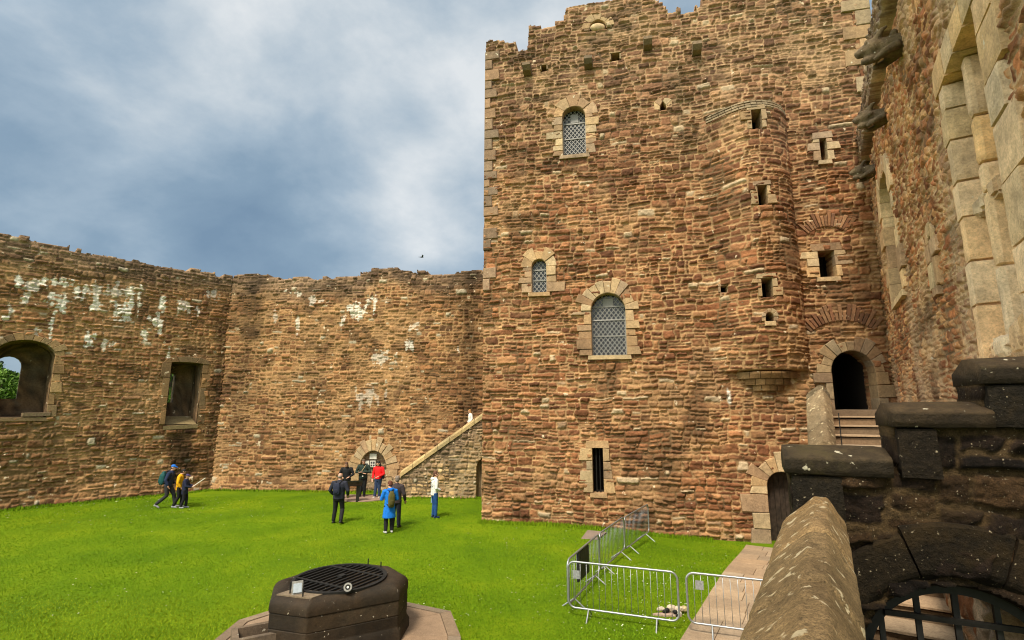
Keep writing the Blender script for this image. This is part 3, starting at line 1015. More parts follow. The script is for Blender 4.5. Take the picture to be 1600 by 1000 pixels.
curtain(WS, stw, np.arange(-.35, sE, .035), np.arange(-.4, 5.6, .035), 81, prS, [], pal=PAL_S, mort=(.36, .27, .16), back=.4, res_rel=.09, ch=(.14, .34), ln=(.2, .6))
mb = MB()
nc = 7
for i in range(nc):
    t0, t1 = i / nc * 1.06, (i + 1) / nc * 1.06
    sA, sB = c0[0] + (c1[0] - c0[0]) * t0 + .01, c0[0] + (c1[0] - c0[0]) * t1 - .01
    zA, zB = c0[1] + slope * (sA - c0[0]), c0[1] + slope * (sB - c0[0])
    k = random.uniform(-.02, .02)
    pr = [(-.36, -.10), (-.36, .10), (-.25, .2 + k), (-.02, .2 + k), (.12, .08), (.12, -.10)]
    mb.loft([[WS.pt(sA, zA + z, d) for d, z in pr], [WS.pt(sB, zB + z, d) for d, z in pr]], jit((.46, .34, .17), .12))
mb.obj('coping', M_DRESS, stw)
for i in range(16):
    sA = c0[0] - .1 + i * .36
    zA = c0[1] - .95 + slope * (i * .36)
    if zA < .05: zA = .05
    mb = MB()
    vs = [(sA, -.4), (sA + .40, -.4), (sA + .40, -1.45), (sA, -1.45)]
    mb.add([WS.pt(p[0], -.2, p[1]) for p in vs] + [WS.pt(p[0], zA + .12, p[1]) for p in vs], [(0, 1, 2, 3), (4, 5, 6, 7)] + [(j, (j + 1) % 4, 4 + (j + 1) % 4, 4 + j) for j in range(4)], jit((.28, .2, .12)))
    mb.obj('step', M_DRESS, stw)
void_box(WS, dz0[0] - .1, dz1[0] + .5, -.3, dz1[1] + .1, -.42, -1.1, stw, 'recess')

# ================================================================== GREAT HALL (right-hand wall)
AX = np.array((489.0, 812.0)); AX /= np.linalg.norm(AX)        # along the hall, away from the photographer
AQ = np.array((AX[1], -AX[0]))                                 # across, towards the hall
QH = 2.09


def DQ(D, q, z):
    p = AX * D + AQ * q
    return (float(p[0]), float(p[1]), float(z))


WH = Wall(DQ(0, QH, 0), math.atan2(AX[1], AX[0]) + math.pi)     # s = -D
D_END = 21.6
hall = thing('great_hall', 'tall red rubble hall wall with carved water spouts and a large broken mullioned window', 'building', DQ(10, QH, 0))

# near two-light window with broken mullion and transom
wD0, wD1, wz0, wz1 = 7.83, 9.66, 5.15, 9.2
WH.holes.append(lambda S, Z: (S > -wD1 - .07) & (S < -wD0 + .07) & (Z > wz0 - .07) & (Z < wz1 + .07))
PALE = [(.66, .47, .28), (.62, .45, .28), (.69, .52, .34), (.58, .40, .22), (.64, .43, .22)]
def pale(k=1.0):
    return tuple(x * k for x in jit(random.choice(PALE), .12, .06))


def rblock(W, mb, s0, s1, z0, z1, d0, d1, c, sub=.10, amp=.012, rr=.02):
    """rounded, worn block: subdivided box with displaced surface"""
    dx, dz, dd = s1 - s0, z1 - z0, d1 - d0
    na, nb, nc_ = (max(2, int(math.ceil(x / sub)) + 1) for x in (dx, dz, dd))
    bm = bmesh.new()
    idx = {}
    def V(i, j, k):
        key = (i, j, k)
        if key not in idx:
            a, b, c_ = i / (na - 1), j / (nb - 1), k / (nc_ - 1)
            s, z, d = s0 + dx * a, z0 + dz * b, d0 + dd * c_
            e = [min(s - s0, s1 - s), min(z - z0, z1 - z), min(d - d0, d1 - d)]
            on = [x < 1e-6 for x in e]
            if sum(on) >= 2:
                if on[0]: s += rr * (1 if a < .5 else -1) * .6
                if on[1]: z += rr * (1 if b < .5 else -1) * .6
                if on[2]: d += rr * (1 if c_ < .5 else -1) * .6
            p = np.array((s * 4.1 + d * 3, z * 4.1 + d * 2.2))
            w = amp * 2 * (float(fbm(p[:1], p[1:], 3)[0]) - .5)
            if on[0]: s += w * (1 if a > .5 else -1)
            if on[1]: z += w * (1 if b > .5 else -1)
            if on[2]: d += w * (1 if c_ > .5 else -1)
            idx[key] = (len(idx), W.pt(s, z, d))
        return idx[key][0]
    fs = []
    for i in range(na - 1):
        for j in range(nb - 1):
            for k in (0, nc_ - 1): fs.append((V(i, j, k), V(i + 1, j, k), V(i + 1, j + 1, k), V(i, j + 1, k)))
    for i in range(na - 1):
        for k in range(nc_ - 1):
            for j in (0, nb - 1): fs.append((V(i, j, k), V(i + 1, j, k), V(i + 1, j, k + 1), V(i, j, k + 1)))
    for j in range(nb - 1):
        for k in range(nc_ - 1):
            for i in (0, na - 1): fs.append((V(i, j, k), V(i, j + 1, k), V(i, j + 1, k + 1), V(i, j, k + 1)))
    vs = [p for _, p in sorted(idx.values(), key=lambda t: t[0])]
    mb.add(vs, fs, c)
    bm.free()


mb = MB()
for side in (0, 1):
    z = wz0 - .25; i = 0
    while z < wz1 - .02:
        h = min(random.uniform(.45, .8), wz1 - z)
        w = (.36 if i % 2 else .30) * random.uniform(.9, 1.1)
        if side == 0: rblock(WH, mb, -wD1 - w, -wD1, z + .005, z + h - .005, -.42, .085 + random.uniform(-.01, .012), pale(), .11)
        else: rblock(WH, mb, -wD0, -wD0 + w * 2.2, z + .005, z + h - .005, -.42, .085 + random.uniform(-.01, .015), pale(), .11)
        z += h; i += 1
x = -wD1 - .55
while x < -wD0 + .5:
    w = random.uniform(.5, .85)
    rblock(WH, mb, x + .005, x + w - .005, wz1 + .005, wz1 + .46 + random.uniform(-.05, .1), -.42, .095, pale(), .12)
    x += w
win = mb.obj('window', M_DRESS, hall)
win['label'] = 'large broken two light window in pale ashlar'
mb = MB()
mD = 9.08
z = wz0
for h in (.95, 1.05, .42):
    rblock(WH, mb, -mD - .11, -mD + .11, z + .004, z + h - .004, -.34, -.05, pale(1.05), .09, .014, .035); z += h
for h in (.7, .95):
    if z + h > wz1 + .2: break
    rblock(WH, mb, -mD - .11, -mD + .11, z + .004, min(z + h, wz1) - .004, -.34, -.05, pale(1.05), .09, .014, .035); z += h
mb.obj('mullion', M_DRESS, win)
mb = MB()
rblock(WH, mb, -mD + .11, -mD + .42, 6.98, 7.26, -.32, -.06, pale(.75), .06, .05, .08)
rblock(WH, mb, -mD - .34, -mD - .11, 6.98, 7.24, -.32, -.06, pale(.8), .06, .05, .08)
rblock(WH, mb, -wD1 - .02, -wD1 + .16, 6.96, 7.22, -.32, -.05, pale(.8), .06, .04, .06)
mb.obj('transom', M_DRESS, win)
mb = MB()
x = -wD1 + .0
while x < -wD0:
    w = random.uniform(.22, .5)
    rblock(WH, mb, x, x + w - .01, wz0 - .3, wz0 + random.uniform(-.05, .22), -.5, random.uniform(-.02, .07), pale(.95), .08, .04, .05); x += w
mb.obj('sill', M_DRESS, win)
Wi = Wall(WH.pt(0, 0, -.46)[:2], WH.ang)
sa = np.arange(-wD1 - .1, -wD0 + .1, .04); za = np.arange(wz0 - .2, wz1 + .2, .04)
S, Z = np.meshgrid(sa, za)
q = masonry(S, Z, 91, ch=(.3, .5), ln=(.5, .9), relief=.03, gap=.008); C, _ = stone_col(q, S, Z, PALE, (.5, .38, .24), 91, .2)
field('blocking', Wi, sa, za, q['H'], C, np.ones((len(za) - 1, len(sa) - 1), bool), .2, M_HALL, win)

# far lancet window
lD0, lD1, lz0, lz1 = 16.5, 18.7, 7.3, 11.0
lsp = lz1 - 1.0
WH.holes.append(arch_hole(-lD1, -lD0, lz0, lsp, 1.0, .03))
lw = void_box(WH, -lD1 - .1, -lD0 + .1, lz0 - .1, lz1 + .1, -.55, -1.0, hall, 'window')
lw['label'] = 'tall round headed window with yellowish jambs'
mb = surround(WH, -lD1, -lD0, lz0, lsp, 1.0, .46, .55, .085, nv=7, bh=(.45, .7), tint=1.35)
mb.obj('surround', M_DRESS, lw)
# small slit
WH.holes.append(arch_hole(-12.45, -12.2, 6.5, 7.4, .12, .02))
lw = void_box(WH, -12.5, -12.15, 6.4, 7.6, -.4, -.7, hall, 'window')
lw['label'] = 'small slit opening with pale jamb stones'
surround(WH, -12.45, -12.2, 6.5, 7.4, .12, .3, .4, .08, tint=1.25, nv=3, bh=(.4, .6)).obj('surround', M_DRESS, lw)

# rubble face, grid graded finer towards the camera
def graded(a, b, r0, r1):
    out = [a]
    while out[-1] < b:
        t = (out[-1] - a) / (b - a)
        out.append(out[-1] + r0 + (r1 - r0) * t)
    return np.array(out)
PAL_H = [(0.423, 0.172, 0.071), (0.504, 0.245, 0.105), (0.342, 0.133, 0.059), (0.567, 0.318, 0.147), (0.252, 0.099, 0.046), (0.468, 0.241, 0.109)]
sa = -graded(3.9, D_END, .014, .045)[::-1]; za = np.arange(1.0, 14.25, .021)
S, Z = np.meshgrid(sa, za)
q = masonry(S, Z, 23, ch=(.11, .28), ln=(.22, .75), gap=.018, warp=.16, relief=.055, rnd=.05, split=.35)
C, mm = stone_col(q, S, Z, PAL_H, (.60, .41, .23), 23, .40, .6)
# pale limewash bloom patches and the weathered parapet
f = (sm(.52, .66, fbm(S * .7, Z * .35, 33)) * .45 * (Z < 12.6))[..., None]
C = C * (1 - f) + np.array((.46, .34, .22)) * f
f = sm(12.6, 13.2, Z)[..., None]
lum = C.mean(-1, keepdims=True)
C = C * (1 - .7 * f) + lum * np.array((.85, .74, .60)) * .7 * f
H = q['H'] + .12 * (fbm(S * .3, Z * .3, 13) - .5)
H += .20 * sm(13.12, 13.16, Z) - .14 * (sm(12.72, 12.76, Z) - sm(13.12, 13.16, Z))
keep = (q['cz'] < 14.1)[:-1, :-1]
Sc, Zc = centers(S), centers(Z)
for h in WH.holes: keep &= ~h(Sc, Zc)
field('wall', WH, sa, za, H, C, keep, .7, M_HALL, hall)
mb = MB()
vs = [WH.pt(-4.4, 0, -.5), WH.pt(-D_END - .2, 0, -.5), WH.pt(-D_END - .2, 0, -1.6), WH.pt(-4.4, 0, -1.6)]
mb.add([(p[0], p[1], .5) for p in vs] + [(p[0], p[1], 13.9) for p in vs], [(0, 1, 2, 3), (4, 5, 6, 7)] + [(i, (i + 1) % 4, 4 + (i + 1) % 4, 4 + i) for i in range(4)], (.22, .13, .085))
# pieces of this backing are kept clear of the window recesses by standing behind them
core = MB()
for (a, b, z0, z1) in ((-D_END - .2, -4.4, .5, 5.0), (-D_END - .2, -4.4, 11.2, 13.9), (-16.2, -9.95, 5.0, 10.9), (-7.5, -4.4, 5.0, 10.9), (-D_END - .2, -19.0, 5.0, 11.2)):
    vs = [WH.pt(a, 0, -1.05), WH.pt(b, 0, -1.05), WH.pt(b, 0, -1.8), WH.pt(a, 0, -1.8)]
    core.add([(p[0], p[1], z0) for p in vs] + [(p[0], p[1], z1) for p in vs], [(0, 1, 2, 3), (4, 5, 6, 7)] + [(i, (i + 1) % 4, 4 + (i + 1) % 4, 4 + i) for i in range(4)], (.22, .13, .085))
core.obj('wall_core', M_DRESS, hall)


def fused(mb, voxel, smooth=True, it=0):
    """closed shapes that overlap, fused into one continuous surface"""
    me = mb.mesh('tmp')
    o = bpy.data.objects.new('tmp', me)
    col.objects.link(o)
    m = o.modifiers.new('r', 'REMESH'); m.mode = 'VOXEL'; m.voxel_size = voxel; m.use_smooth_shade = smooth
    if it:
        k = o.modifiers.new('s', 'SMOOTH'); k.iterations = it; k.factor = .5
    dg = bpy.context.evaluated_depsgraph_get()
    out = bpy.data.meshes.new_from_object(o.evaluated_get(dg))
    bpy.data.objects.remove(o); bpy.data.meshes.remove(me)
    out.materials.clear()
    return out


def col_attr(me, c, var=.15, seed=0):
    n = len(me.vertices)
    co = np.empty(n * 3, np.float32); me.vertices.foreach_get('co', co); co = co.reshape(-1, 3)
    k = 1 - var + 2 * var * fbm(co[:, 0] * 9 + co[:, 2] * 5, co[:, 1] * 9 + co[:, 2] * 7, seed)
    if 'Col' in me.attributes: me.attributes.remove(me.attributes['Col'])
    a = me.attributes.new('Col', 'FLOAT_COLOR', 'POINT')
    cc = np.ones((n, 4), np.float32); cc[:, :3] = np.array(c)[None] * k[:, None]
    a.data.foreach_set('color', cc.ravel())
    return me


def gargoyle(D, z, seed, k=1.0):
    rnd = random.Random(seed)
    mb = MB()
    X = lambda a, d, h: WH.pt(-D + a * k, z + h * k, d * k)
    mb.tube([X(0, -.3, -.05), X(0, .1, 0), X(0, .34, .06)], [.26 * k, .24 * k, .20 * k], 10)
    mb.ell(X(0, .46, .10), (.22 * k, .22 * k, .21 * k))
    mb.tube([X(0, .46, .12), X(0, .66, .08), X(0, .80, .02)], [.16 * k, .13 * k, .08 * k], 9)      # upper jaw
    mb.tube([X(0, .40, -.10), X(0, .60, -.16), X(0, .72, -.16)], [.13 * k, .10 * k, .06 * k], 9)   # lower jaw
    for sd in (-1, 1):
        mb.tube([X(sd * .14, .40, .22), X(sd * .2, .30, .36), X(sd * .2, .2, .40)], [.08 * k, .06 * k, .02 * k], 7)
        mb.ell(X(sd * .13, .58, .2), (.06 * k,) * 3, 8, 6)
        mb.tube([X(sd * .2, .05, -.1), X(sd * .26, .3, -.2), X(sd * .16, .5, -.28)], [.1 * k, .09 * k, .05 * k], 7)
    for i in range(6):
        mb.ell(X(rnd.uniform(-.2, .2), rnd.uniform(0, .4), rnd.uniform(-.2, .3)), (.08 * k, .08 * k, .07 * k), 8, 6)
    me = fused(mb, .03)
    col_attr(me, (.13, .095, .06), .4, seed)
    o = link('gargoyle', me, hall, M_DARK2)
    return o


M_DARK2 = stone_mat('dark_carved_stone', bscale=14, grain=.5, blotch=.7, lichen=.2, lscale=12, moss=.5, mcol=(.12, .09, .035), bump=.8)
gargoyle(12.75, 11.95, 1, 1.0)['label'] = 'snarling beast head spout nearest the camera'
gargoyle(15.9, 11.95, 2, .9)
gargoyle(19.6, 11.95, 3, .85)

# ================================================================== PARAPETS, CROSS WALL, GATE, STAIRS
PX_D = 4.15
para = thing('parapet_wall', 'parapet wall in the right foreground with a lichen spotted saddleback coping', 'wall', DQ(3, -.13, 0))


def saddle(mb, D0, D1, z0, z1, c, q0=-.31, q1=.05, n=None, cross=None):
    n = n or max(4, int((D1 - D0) / .05))
    prof = cross or [(0, -.18), (0, -.05), (.025, -.01), (.195, .128), (.215, .135), (.262, .132), (.275, .122), (.345, .0), (.36, -.03), (.36, -.18)]
    wsc = (q1 - q0) / .36
    # denser cross-section
    P = []
    for i in range(len(prof)):
        a, b = prof[i], prof[(i + 1) % len(prof)]
        m = 3 if i < len(prof) - 1 else 4
        for t in range(m): P.append((a[0] + (b[0] - a[0]) * t / m, a[1] + (b[1] - a[1]) * t / m))
    rings, cols = [], []
    for i in range(n + 1):
        t = i / n
        D = D0 + (D1 - D0) * t
        e = .012 if i in (0, n) else 0
        r = []
        for (a, h) in P:
            nz_ = float(fbm(np.array([D * 2.2 + a * 4]), np.array([a * 6 + h * 9]), 5)[0]) - .5
            nf = float(fbm(np.array([D * 9 + a * 12]), np.array([a * 22 + h * 30 + D * 3]), 6)[0]) - .5
            aa = a + (e if a < .18 else -e)
            r.append(DQ(D, q0 + aa * wsc + nf * .010, z0 + (z1 - z0) * t + h - e * (h > 0) + .035 * nz_ + .024 * nf))
            cols.append(tuple(x * (1 + nf * .5) for x in c))
        rings.append(r)
    mb.loft(rings, cols)


mb = MB()
D = .35
while D < PX_D - .05:
    L = min(random.uniform(.75, 1.15), PX_D - .02 - D)
    if PX_D - D - L < .3: L = PX_D - .02 - D
    saddle(mb, D + .004, D + L - .004, 3.50, 3.50, jit((.31, .20, .092), .22, .06))
    D += L
mb.obj('coping', M_COPE, para, True)
Wp = Wall(DQ(0, -.27, 0), math.atan2(AX[1], AX[0]))           # outer face, normal away from hall
if (Wp.n @ AQ) > 0: Wp = Wall(DQ(0, -.27, 0), math.atan2(AX[1], AX[0]) + math.pi)
sgn = 1 if (Wp.d @ AX) > 0 else -1
sa = np.arange(.3, 21.5, .035); za = np.arange(-.7, 3.36, .035)
if sgn < 0: sa = -sa[::-1]
S, Z = np.meshgrid(sa, za)
q = masonry(S, Z, 95); C, _ = stone_col(q, S, Z, PAL_C, MORT_C, 95)
field('wall', Wp, sa, za, q['H'], C, np.ones((len(za) - 1, len(sa) - 1), bool), .24, M_RUB, para)
# inner face
W2 = Wall(DQ(0, .02, 0), Wp.ang + math.pi)
sa2 = -sa[::-1]
S, Z = np.meshgrid(sa2, za)
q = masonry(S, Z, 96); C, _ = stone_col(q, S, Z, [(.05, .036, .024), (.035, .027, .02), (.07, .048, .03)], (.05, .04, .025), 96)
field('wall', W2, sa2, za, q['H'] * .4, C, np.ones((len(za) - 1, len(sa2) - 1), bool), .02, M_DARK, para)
# the parapet beyond the cross wall, rising with the stair
mb = MB()
for (a, b) in ((8.95, 9.5), (9.5, 10.05), (10.05, 10.6)):
    za_, zb_ = 3.62 + (a - 8.95) * .49, 3.62 + (b - 8.95) * .49
    saddle(mb, a + .004, b - .004, za_, zb_, jit((.30, .22, .13), .15), -.27, .10)
saddle(mb, 10.61, 20.6, 4.5, 4.5, (.21, .16, .10), -.27, .10, 60)
mb.obj('coping', M_COPE, para, True)
mb = MB()
pf = [(8.97, 3.3), (20.6, 3.3), (20.6, 4.36), (10.6, 4.36), (8.97, 3.48)]
mb.add([DQ(a, -.24, z) for a, z in pf] + [DQ(a, .07, z) for a, z in pf], [tuple(range(5)), tuple(range(9, 4, -1))] + [(i, (i + 1) % 5, 5 + (i + 1) % 5, 5 + i) for i in range(5)], (.12, .09, .06))
mb.obj('upstand', M_RUB, para)

# --- cross wall
WX = Wall(DQ(PX_D + .02, -.13, 0), R(-25))
cross = thing('cross_wall', 'black damp stone cross wall with stepped copings over a barred archway', 'wall', WX.pt(.6, 1.2))
sg, ra, zsp = .746, .545, 2.575
gA = (sg - ra, sg + ra, 1.3, zsp, ra)
WX.holes.append(arch_hole(*gA, .03))
cs = []
for (u0, u1, v0, v1) in ((1224, 1392, 699, 742), (1388, 1548, 628, 668), (1524, 1720, 556, 600)):
    s0 = WX.on(u0, (v0 + v1) / 2)[0]; s1 = WX.on(u1, (v0 + v1) / 2)[0]
    zt = WX.on((u0 + min(u1, 1600)) / 2, v0)[1]; zb = WX.on((u0 + min(u1, 1600)) / 2, v1)[1]
    cs.append((s0, s1, zb, zt))
sH = None
for k in range(400):                       # where the cross wall meets the hall
    p = WX.pt(k * .01, 0)
    if np.dot(np.array(p[:2]), AQ) > QH: sH = k * .01; break
sH = sH or 3.0
cs[2] = (cs[2][0], sH + .1, cs[2][2], cs[2][3])
tops = [(cs[0][0] + .02, cs[0][2]), (cs[1][0] + .005, cs[0][2]), (cs[1][0] + .006, cs[1][2]), (cs[2][0] + .005, cs[1][2]), (cs[2][0] + .006, cs[2][2]), (9, cs[2][2])]
sa = np.arange(cs[0][0] + .03, sH + .05, .0125); za = np.arange(1.2, cs[2][2] + .03, .0125)
S, Z = np.meshgrid(sa, za)
q = masonry(S, Z, 29, ch=(.15, .26), ln=(.25, .62), gap=.014, warp=.06, relief=.05, rnd=.04)
C, _ = stone_col(q, S, Z, [(.016, .009, .005), (.021, .012, .006), (.010, .006, .004), (.042, .023, .010), (.014, .008, .005)], (.060, .038, .017), 29, .4, .3)
topz = np.interp(S, [t[0] for t in tops], [t[1] for t in tops])
keep = (Z < topz)[:-1, :-1]
Sc, Zc = centers(S), centers(Z)
for h in WX.holes: keep &= ~h(Sc, Zc)
field('wall', WX, sa, za, q['H'] + .05 * (fbm(S * 13, Z * 16, 9, 5) - .5) + .012 * (vn(S * 42, Z * 46, 4) - .5), C, keep, .42, M_DARK, cross)
for i, (s0, s1, zb, zt) in enumerate(cs):
    mb = MB()
    x = s0
    while x < s1 - .02:
        L = min(random.uniform(.5, .7), s1 - x)
        if s1 - x - L < .25: L = s1 - x
        a, b = x + .004, x + L - .004
        n = max(4, int(L / .045))
        h = zt - zb
        pr = [(-.46, 0), (-.46, h * .5), (-.40, h * .62), (-.22, h), (-.12, h * 1.0), (.05, h * .70), (.075, h * .60), (.075, .03), (.06, 0)]
        P = []
        for j in range(len(pr)):
            p0, p1 = pr[j], pr[(j + 1) % len(pr)]
            for t in range(4): P.append((p0[0] + (p1[0] - p0[0]) * t / 4, p0[1] + (p1[1] - p0[1]) * t / 4))
        rings = []; cols = []
        base = jit((.021, .014, .007), .25)
        for j in range(n + 1):
            xx = a + (b - a) * j / n
            e = .01 if j in (0, n) else 0
            r = []
            for (d, hz) in P:
                nn = float(fbm(np.array([xx * 7 + d * 9]), np.array([hz * 12 + d * 8]), 4)[0]) - .5
                r.append(WX.pt(xx, zb + hz * (1 - e * 2) + nn * .015, d * (1 - e) + nn * .012))
                # upper slopes painted lighter as if lit, along with their weathering; faces stay dark
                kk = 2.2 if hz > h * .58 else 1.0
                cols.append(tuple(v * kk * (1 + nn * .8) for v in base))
            rings.append(r)
        mb.loft(rings, cols)
        x += L
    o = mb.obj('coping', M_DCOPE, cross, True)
    # smooth pier under the start of each coping
    mb = MB()
    zlow = zb - (.36 if i == 0 else (zb - cs[i - 1][2]))
    rblock(WX, mb, s0 + (.03 if i == 0 else .02), s0 + (.34 if i == 0 else .24), zlow, zb - .003, -.40, .052, jit((.014, .010, .006), .2), .06, .008, .012)
    mb.obj('pier', M_DARK, cross)
# arch voussoirs
mb = MB()
nv = 5
for i in range(nv):
    a0 = math.pi - math.pi * i / nv - .008; a1 = math.pi - math.pi * (i + 1) / nv + .008
    th = .36 * random.uniform(.95, 1.1)
    K = 8
    st = [a0 + (a1 - a0) * j / K for j in range(K + 1)]
    X = lambda r, t: (sg + r * math.cos(t), zsp + r * math.sin(t))
    rings = []
    for t in st:
        e = 0
        rings.append([WX.pt(*X(ra, t), -.42), WX.pt(*X(ra, t), -.10), WX.pt(*X(ra + .02, t), -.06), WX.pt(*X(ra + .10, t), .02), WX.pt(*X(ra + .13, t), .035),
                      WX.pt(*X(ra + th - .02, t), .04 + random.uniform(-.004, .004)), WX.pt(*X(ra + th, t), .02), WX.pt(*X(ra + th, t), -.42)])
    mb.loft(rings, jit((.015, .010, .005), .3))
for sd in (-1, 1):
    z = 1.25
    while z < zsp - .01:
        h = min(.38, zsp - z)
        a_, b2 = sorted((sg + sd * ra, sg + sd * (ra + .34)))
        rblock(WX, mb, a_, b2, z + .004, z + h - .004, -.42, .04, jit((.028, .02, .013), .3), .08, .008, .015)
        z += h
mb.obj('archway', M_DARK, cross)
# --- iron gate
gate = thing('iron_gate', 'black iron grille of flat bars filling the dark stone archway', 'gate', WX.pt(sg, 1.3, -.25))
mb = MB()
arc = [(sg + (ra - .035) * math.cos(t), zsp + (ra - .035) * math.sin(t)) for t in [math.pi * k / 28 for k in range(29)]]
arc = [(sg + ra - .035, 1.32)] + arc + [(sg - ra + .035, 1.32)]
rings = []
for i, p in enumerate(arc):
    c_ = (sg, max(zsp, 1.3)) if p[1] > zsp else (sg, p[1])
    dx, dz = p[0] - c_[0], p[1] - c_[1]; l = math.hypot(dx, dz)
    o_ = (p[0] + dx / l * .028, p[1] + dz / l * .028); n_ = (p[0] - dx / l * .028, p[1] - dz / l * .028)
    rings.append([WX.pt(*o_, -.16), WX.pt(*o_, -.20), WX.pt(*n_, -.20), WX.pt(*n_, -.16)])
mb.loft(rings, (.02, .02, .02))
mb.obj('frame', M_IRON, gate)
x = -math.floor(ra / .2) * .2
while x < ra:
    zt = zsp + math.sqrt(max(ra * ra - x * x, 0)) - .05
    if zt > 1.5:
        m2 = MB()
        WX.prism(m2, [(sg + x - .016, 1.32), (sg + x + .016, 1.32), (sg + x + .016, zt), (sg + x - .016, zt)], -.20, -.17, (.02, .02, .02), .004)
        m2.obj('bar', M_IRON, gate)
    x += .2
z = 1.5
while z < zsp + ra - .08:
    hw = ra - .05 if z < zsp else math.sqrt(max(ra * ra - (z - zsp) ** 2, 0)) - .05
    m2 = MB()
    WX.prism(m2, [(sg - hw, z - .017), (sg + hw, z - .017), (sg + hw, z + .017), (sg - hw, z + .017)], -.165, -.14, (.02, .02, .02), .004)
    m2.obj('crossbar', M_IRON, gate)
    z += .2

# --- stair behind the gate up to the tower door
stair = thing('stone_staircase', 'worn stone steps climbing behind the gate to the upper tower doorway', 'stairs', DQ(7, 1, 1.6))
z, D = 1.72, 4.95
mb = MB(); vs = [DQ(a, b, 0) for a, b in ((-2, .05), (-2, 2.12), (4.96, 2.12), (4.96, .05))]
mb.add([(p[0], p[1], 1.0) for p in vs] + [(p[0], p[1], 1.45) for p in vs], [(0, 1, 2, 3), (4, 5, 6, 7)] + [(i, (i + 1) % 4, 4 + (i + 1) % 4, 4 + i) for i in range(4)], (.12, .085, .055))
mb.obj('landing', M_PAVE, stair)
nst = 17
rise = (4.06 - z) / nst
treads = (10.6 - D) / nst
for i in range(nst + 1):
    mb = MB()
    L = treads if i < nst else 10.6
    Wst = Wall(DQ(D, 0, 0), math.atan2(AQ[1], AQ[0]))
    sdn = -1 if (Wst.n @ AX) > 0 else 1
    d0, d1 = (0, L + .05)
    lo, hi = (-d1, .02) if sdn > 0 else (-.02, d1)
    if i < nst: rblock(Wst, mb, .06, 2.12, z - .6, z + rise, lo, hi, jit((.17, .115, .07), .25, .05), .14, .012, .02)
    else: mb.box((0, 0, 0), (0, 0, 0)); mb = MB(); rblock(Wst, mb, .06, 2.12, z - .6, z + rise, lo, hi, (.16, .11, .07), .5, .012, .02)
    mb.obj('step', M_PAVE, stair)
    if i < nst:
        mb = MB(); rblock(Wst, mb, .07, 2.11, z + rise + .002, z + rise + .035, *((-(treads + .01), .05) if sdn > 0 else (-.05, treads + .01)), jit((.36, .26, .17), .15), .2, .006, .012)
        mb.obj('tread', M_PAVE, stair)
    z += rise; D += treads
# pale flanking wall of the stair just behind the gate
Wf = Wall(DQ(0, .80, 0), WH.ang)
sa = np.arange(-7.4, -4.72, .025); za = np.arange(1.2, 3.35, .025)
S, Z = np.meshgrid(sa, za)
q = masonry(S, Z, 37, ch=(.2, .4), ln=(.3, .7), relief=.04); C, _ = stone_col(q, S, Z, PALE + PAL_H[:3], (.5, .36, .22), 37, .3)
field('flank_wall', Wf, sa, za, q['H'], C, np.ones((len(za) - 1, len(sa) - 1), bool), .22, M_HALL, stair)
m2 = MB()
m2.tube([DQ(9.3, .17, 3.5), DQ(9.3, .17, 4.15)], .008, 6)
m2.obj('handrail', M_IRON, stair)

# ================================================================== GROUND
def gz_(x, y):
    return -.27 * sm(1.5, 8.0, x) * sm(13.5, 18, y)


def axis(segs):
    out = []
    for a, b, r in segs: out.append(np.arange(a, b, r))
    return np.unique(np.concatenate(out + [[segs[-1][1]]]))


gx = axis([(-3000, -300, 300), (-300, -40, 20), (-40, -24, 2), (-24, 16, .25), (16, 60, 4), (60, 300, 20), (300, 3001, 300)])
gy = axis([(-300, -20, 20), (-20, 6, 2), (6, 32, .25), (32, 80, 4), (80, 300, 20), (300, 4001, 300)])
X, Y = np.meshgrid(gx, gy)
Z = gz_(X, Y) + .05 * (fbm(X * .35, Y * .35, 44) - .5) * ((np.abs(X) < 30) & (Y < 40))
V = np.stack([X, Y, Z], -1).reshape(-1, 3)
I = np.arange(V.shape[0]).reshape(X.shape)
F = np.stack([I[:-1, :-1], I[:-1, 1:], I[1:, 1:], I[1:, :-1]], -1).reshape(-1, 4)


def grass_mat():
    m, t, b = nt('mown_lawn')
    L = t.links
    tc = N(t, 'ShaderNodeTexCoord')
    a = N(t, 'ShaderNodeTexNoise', i_Scale=.35, i_Detail=6.0, i_Roughness=.6)
    c = N(t, 'ShaderNodeTexNoise', i_Scale=9.0, i_Detail=8.0, i_Roughness=.75)
    f = N(t, 'ShaderNodeTexNoise', i_Scale=60.0, i_Detail=4.0, i_Roughness=.8)
    for n in (a, c, f): L.new(tc.outputs['Object'], n.inputs['Vector'])
    r = ramp(t, a.outputs['Fac'], [(.3, (.075, .155, .003)), (.5, (.125, .215, .003)), (.7, (.20, .275, .005))])
    r2 = ramp(t, c.outputs['Fac'], [(.3, (.80, .83, .8)), (.7, (1.18, 1.14, 1.15))])
    r3 = ramp(t, f.outputs['Fac'], [(.3, (.75, .75, .75)), (.7, (1.25, 1.25, 1.25))])
    k = mixc(t, 1.0, r.outputs['Color'], r2.outputs['Color'], 'MULTIPLY')
    k = mixc(t, 1.0, k, r3.outputs['Color'], 'MULTIPLY')
    L.new(k, b.inputs['Base Color'])
    bp = N(t, 'ShaderNodeBump', i_Strength=.8, i_Distance=.05)
    L.new(f.outputs['Fac'], bp.inputs['Height']); L.new(bp.outputs['Normal'], b.inputs['Normal'])
    b.inputs['Roughness'].default_value = .9; b.inputs['Specular IOR Level'].default_value = .1
    return m


M_GRASS = grass_mat()
ground = link('ground', np_mesh('ground', V, F), None, M_GRASS)
ground['kind'] = 'structure'

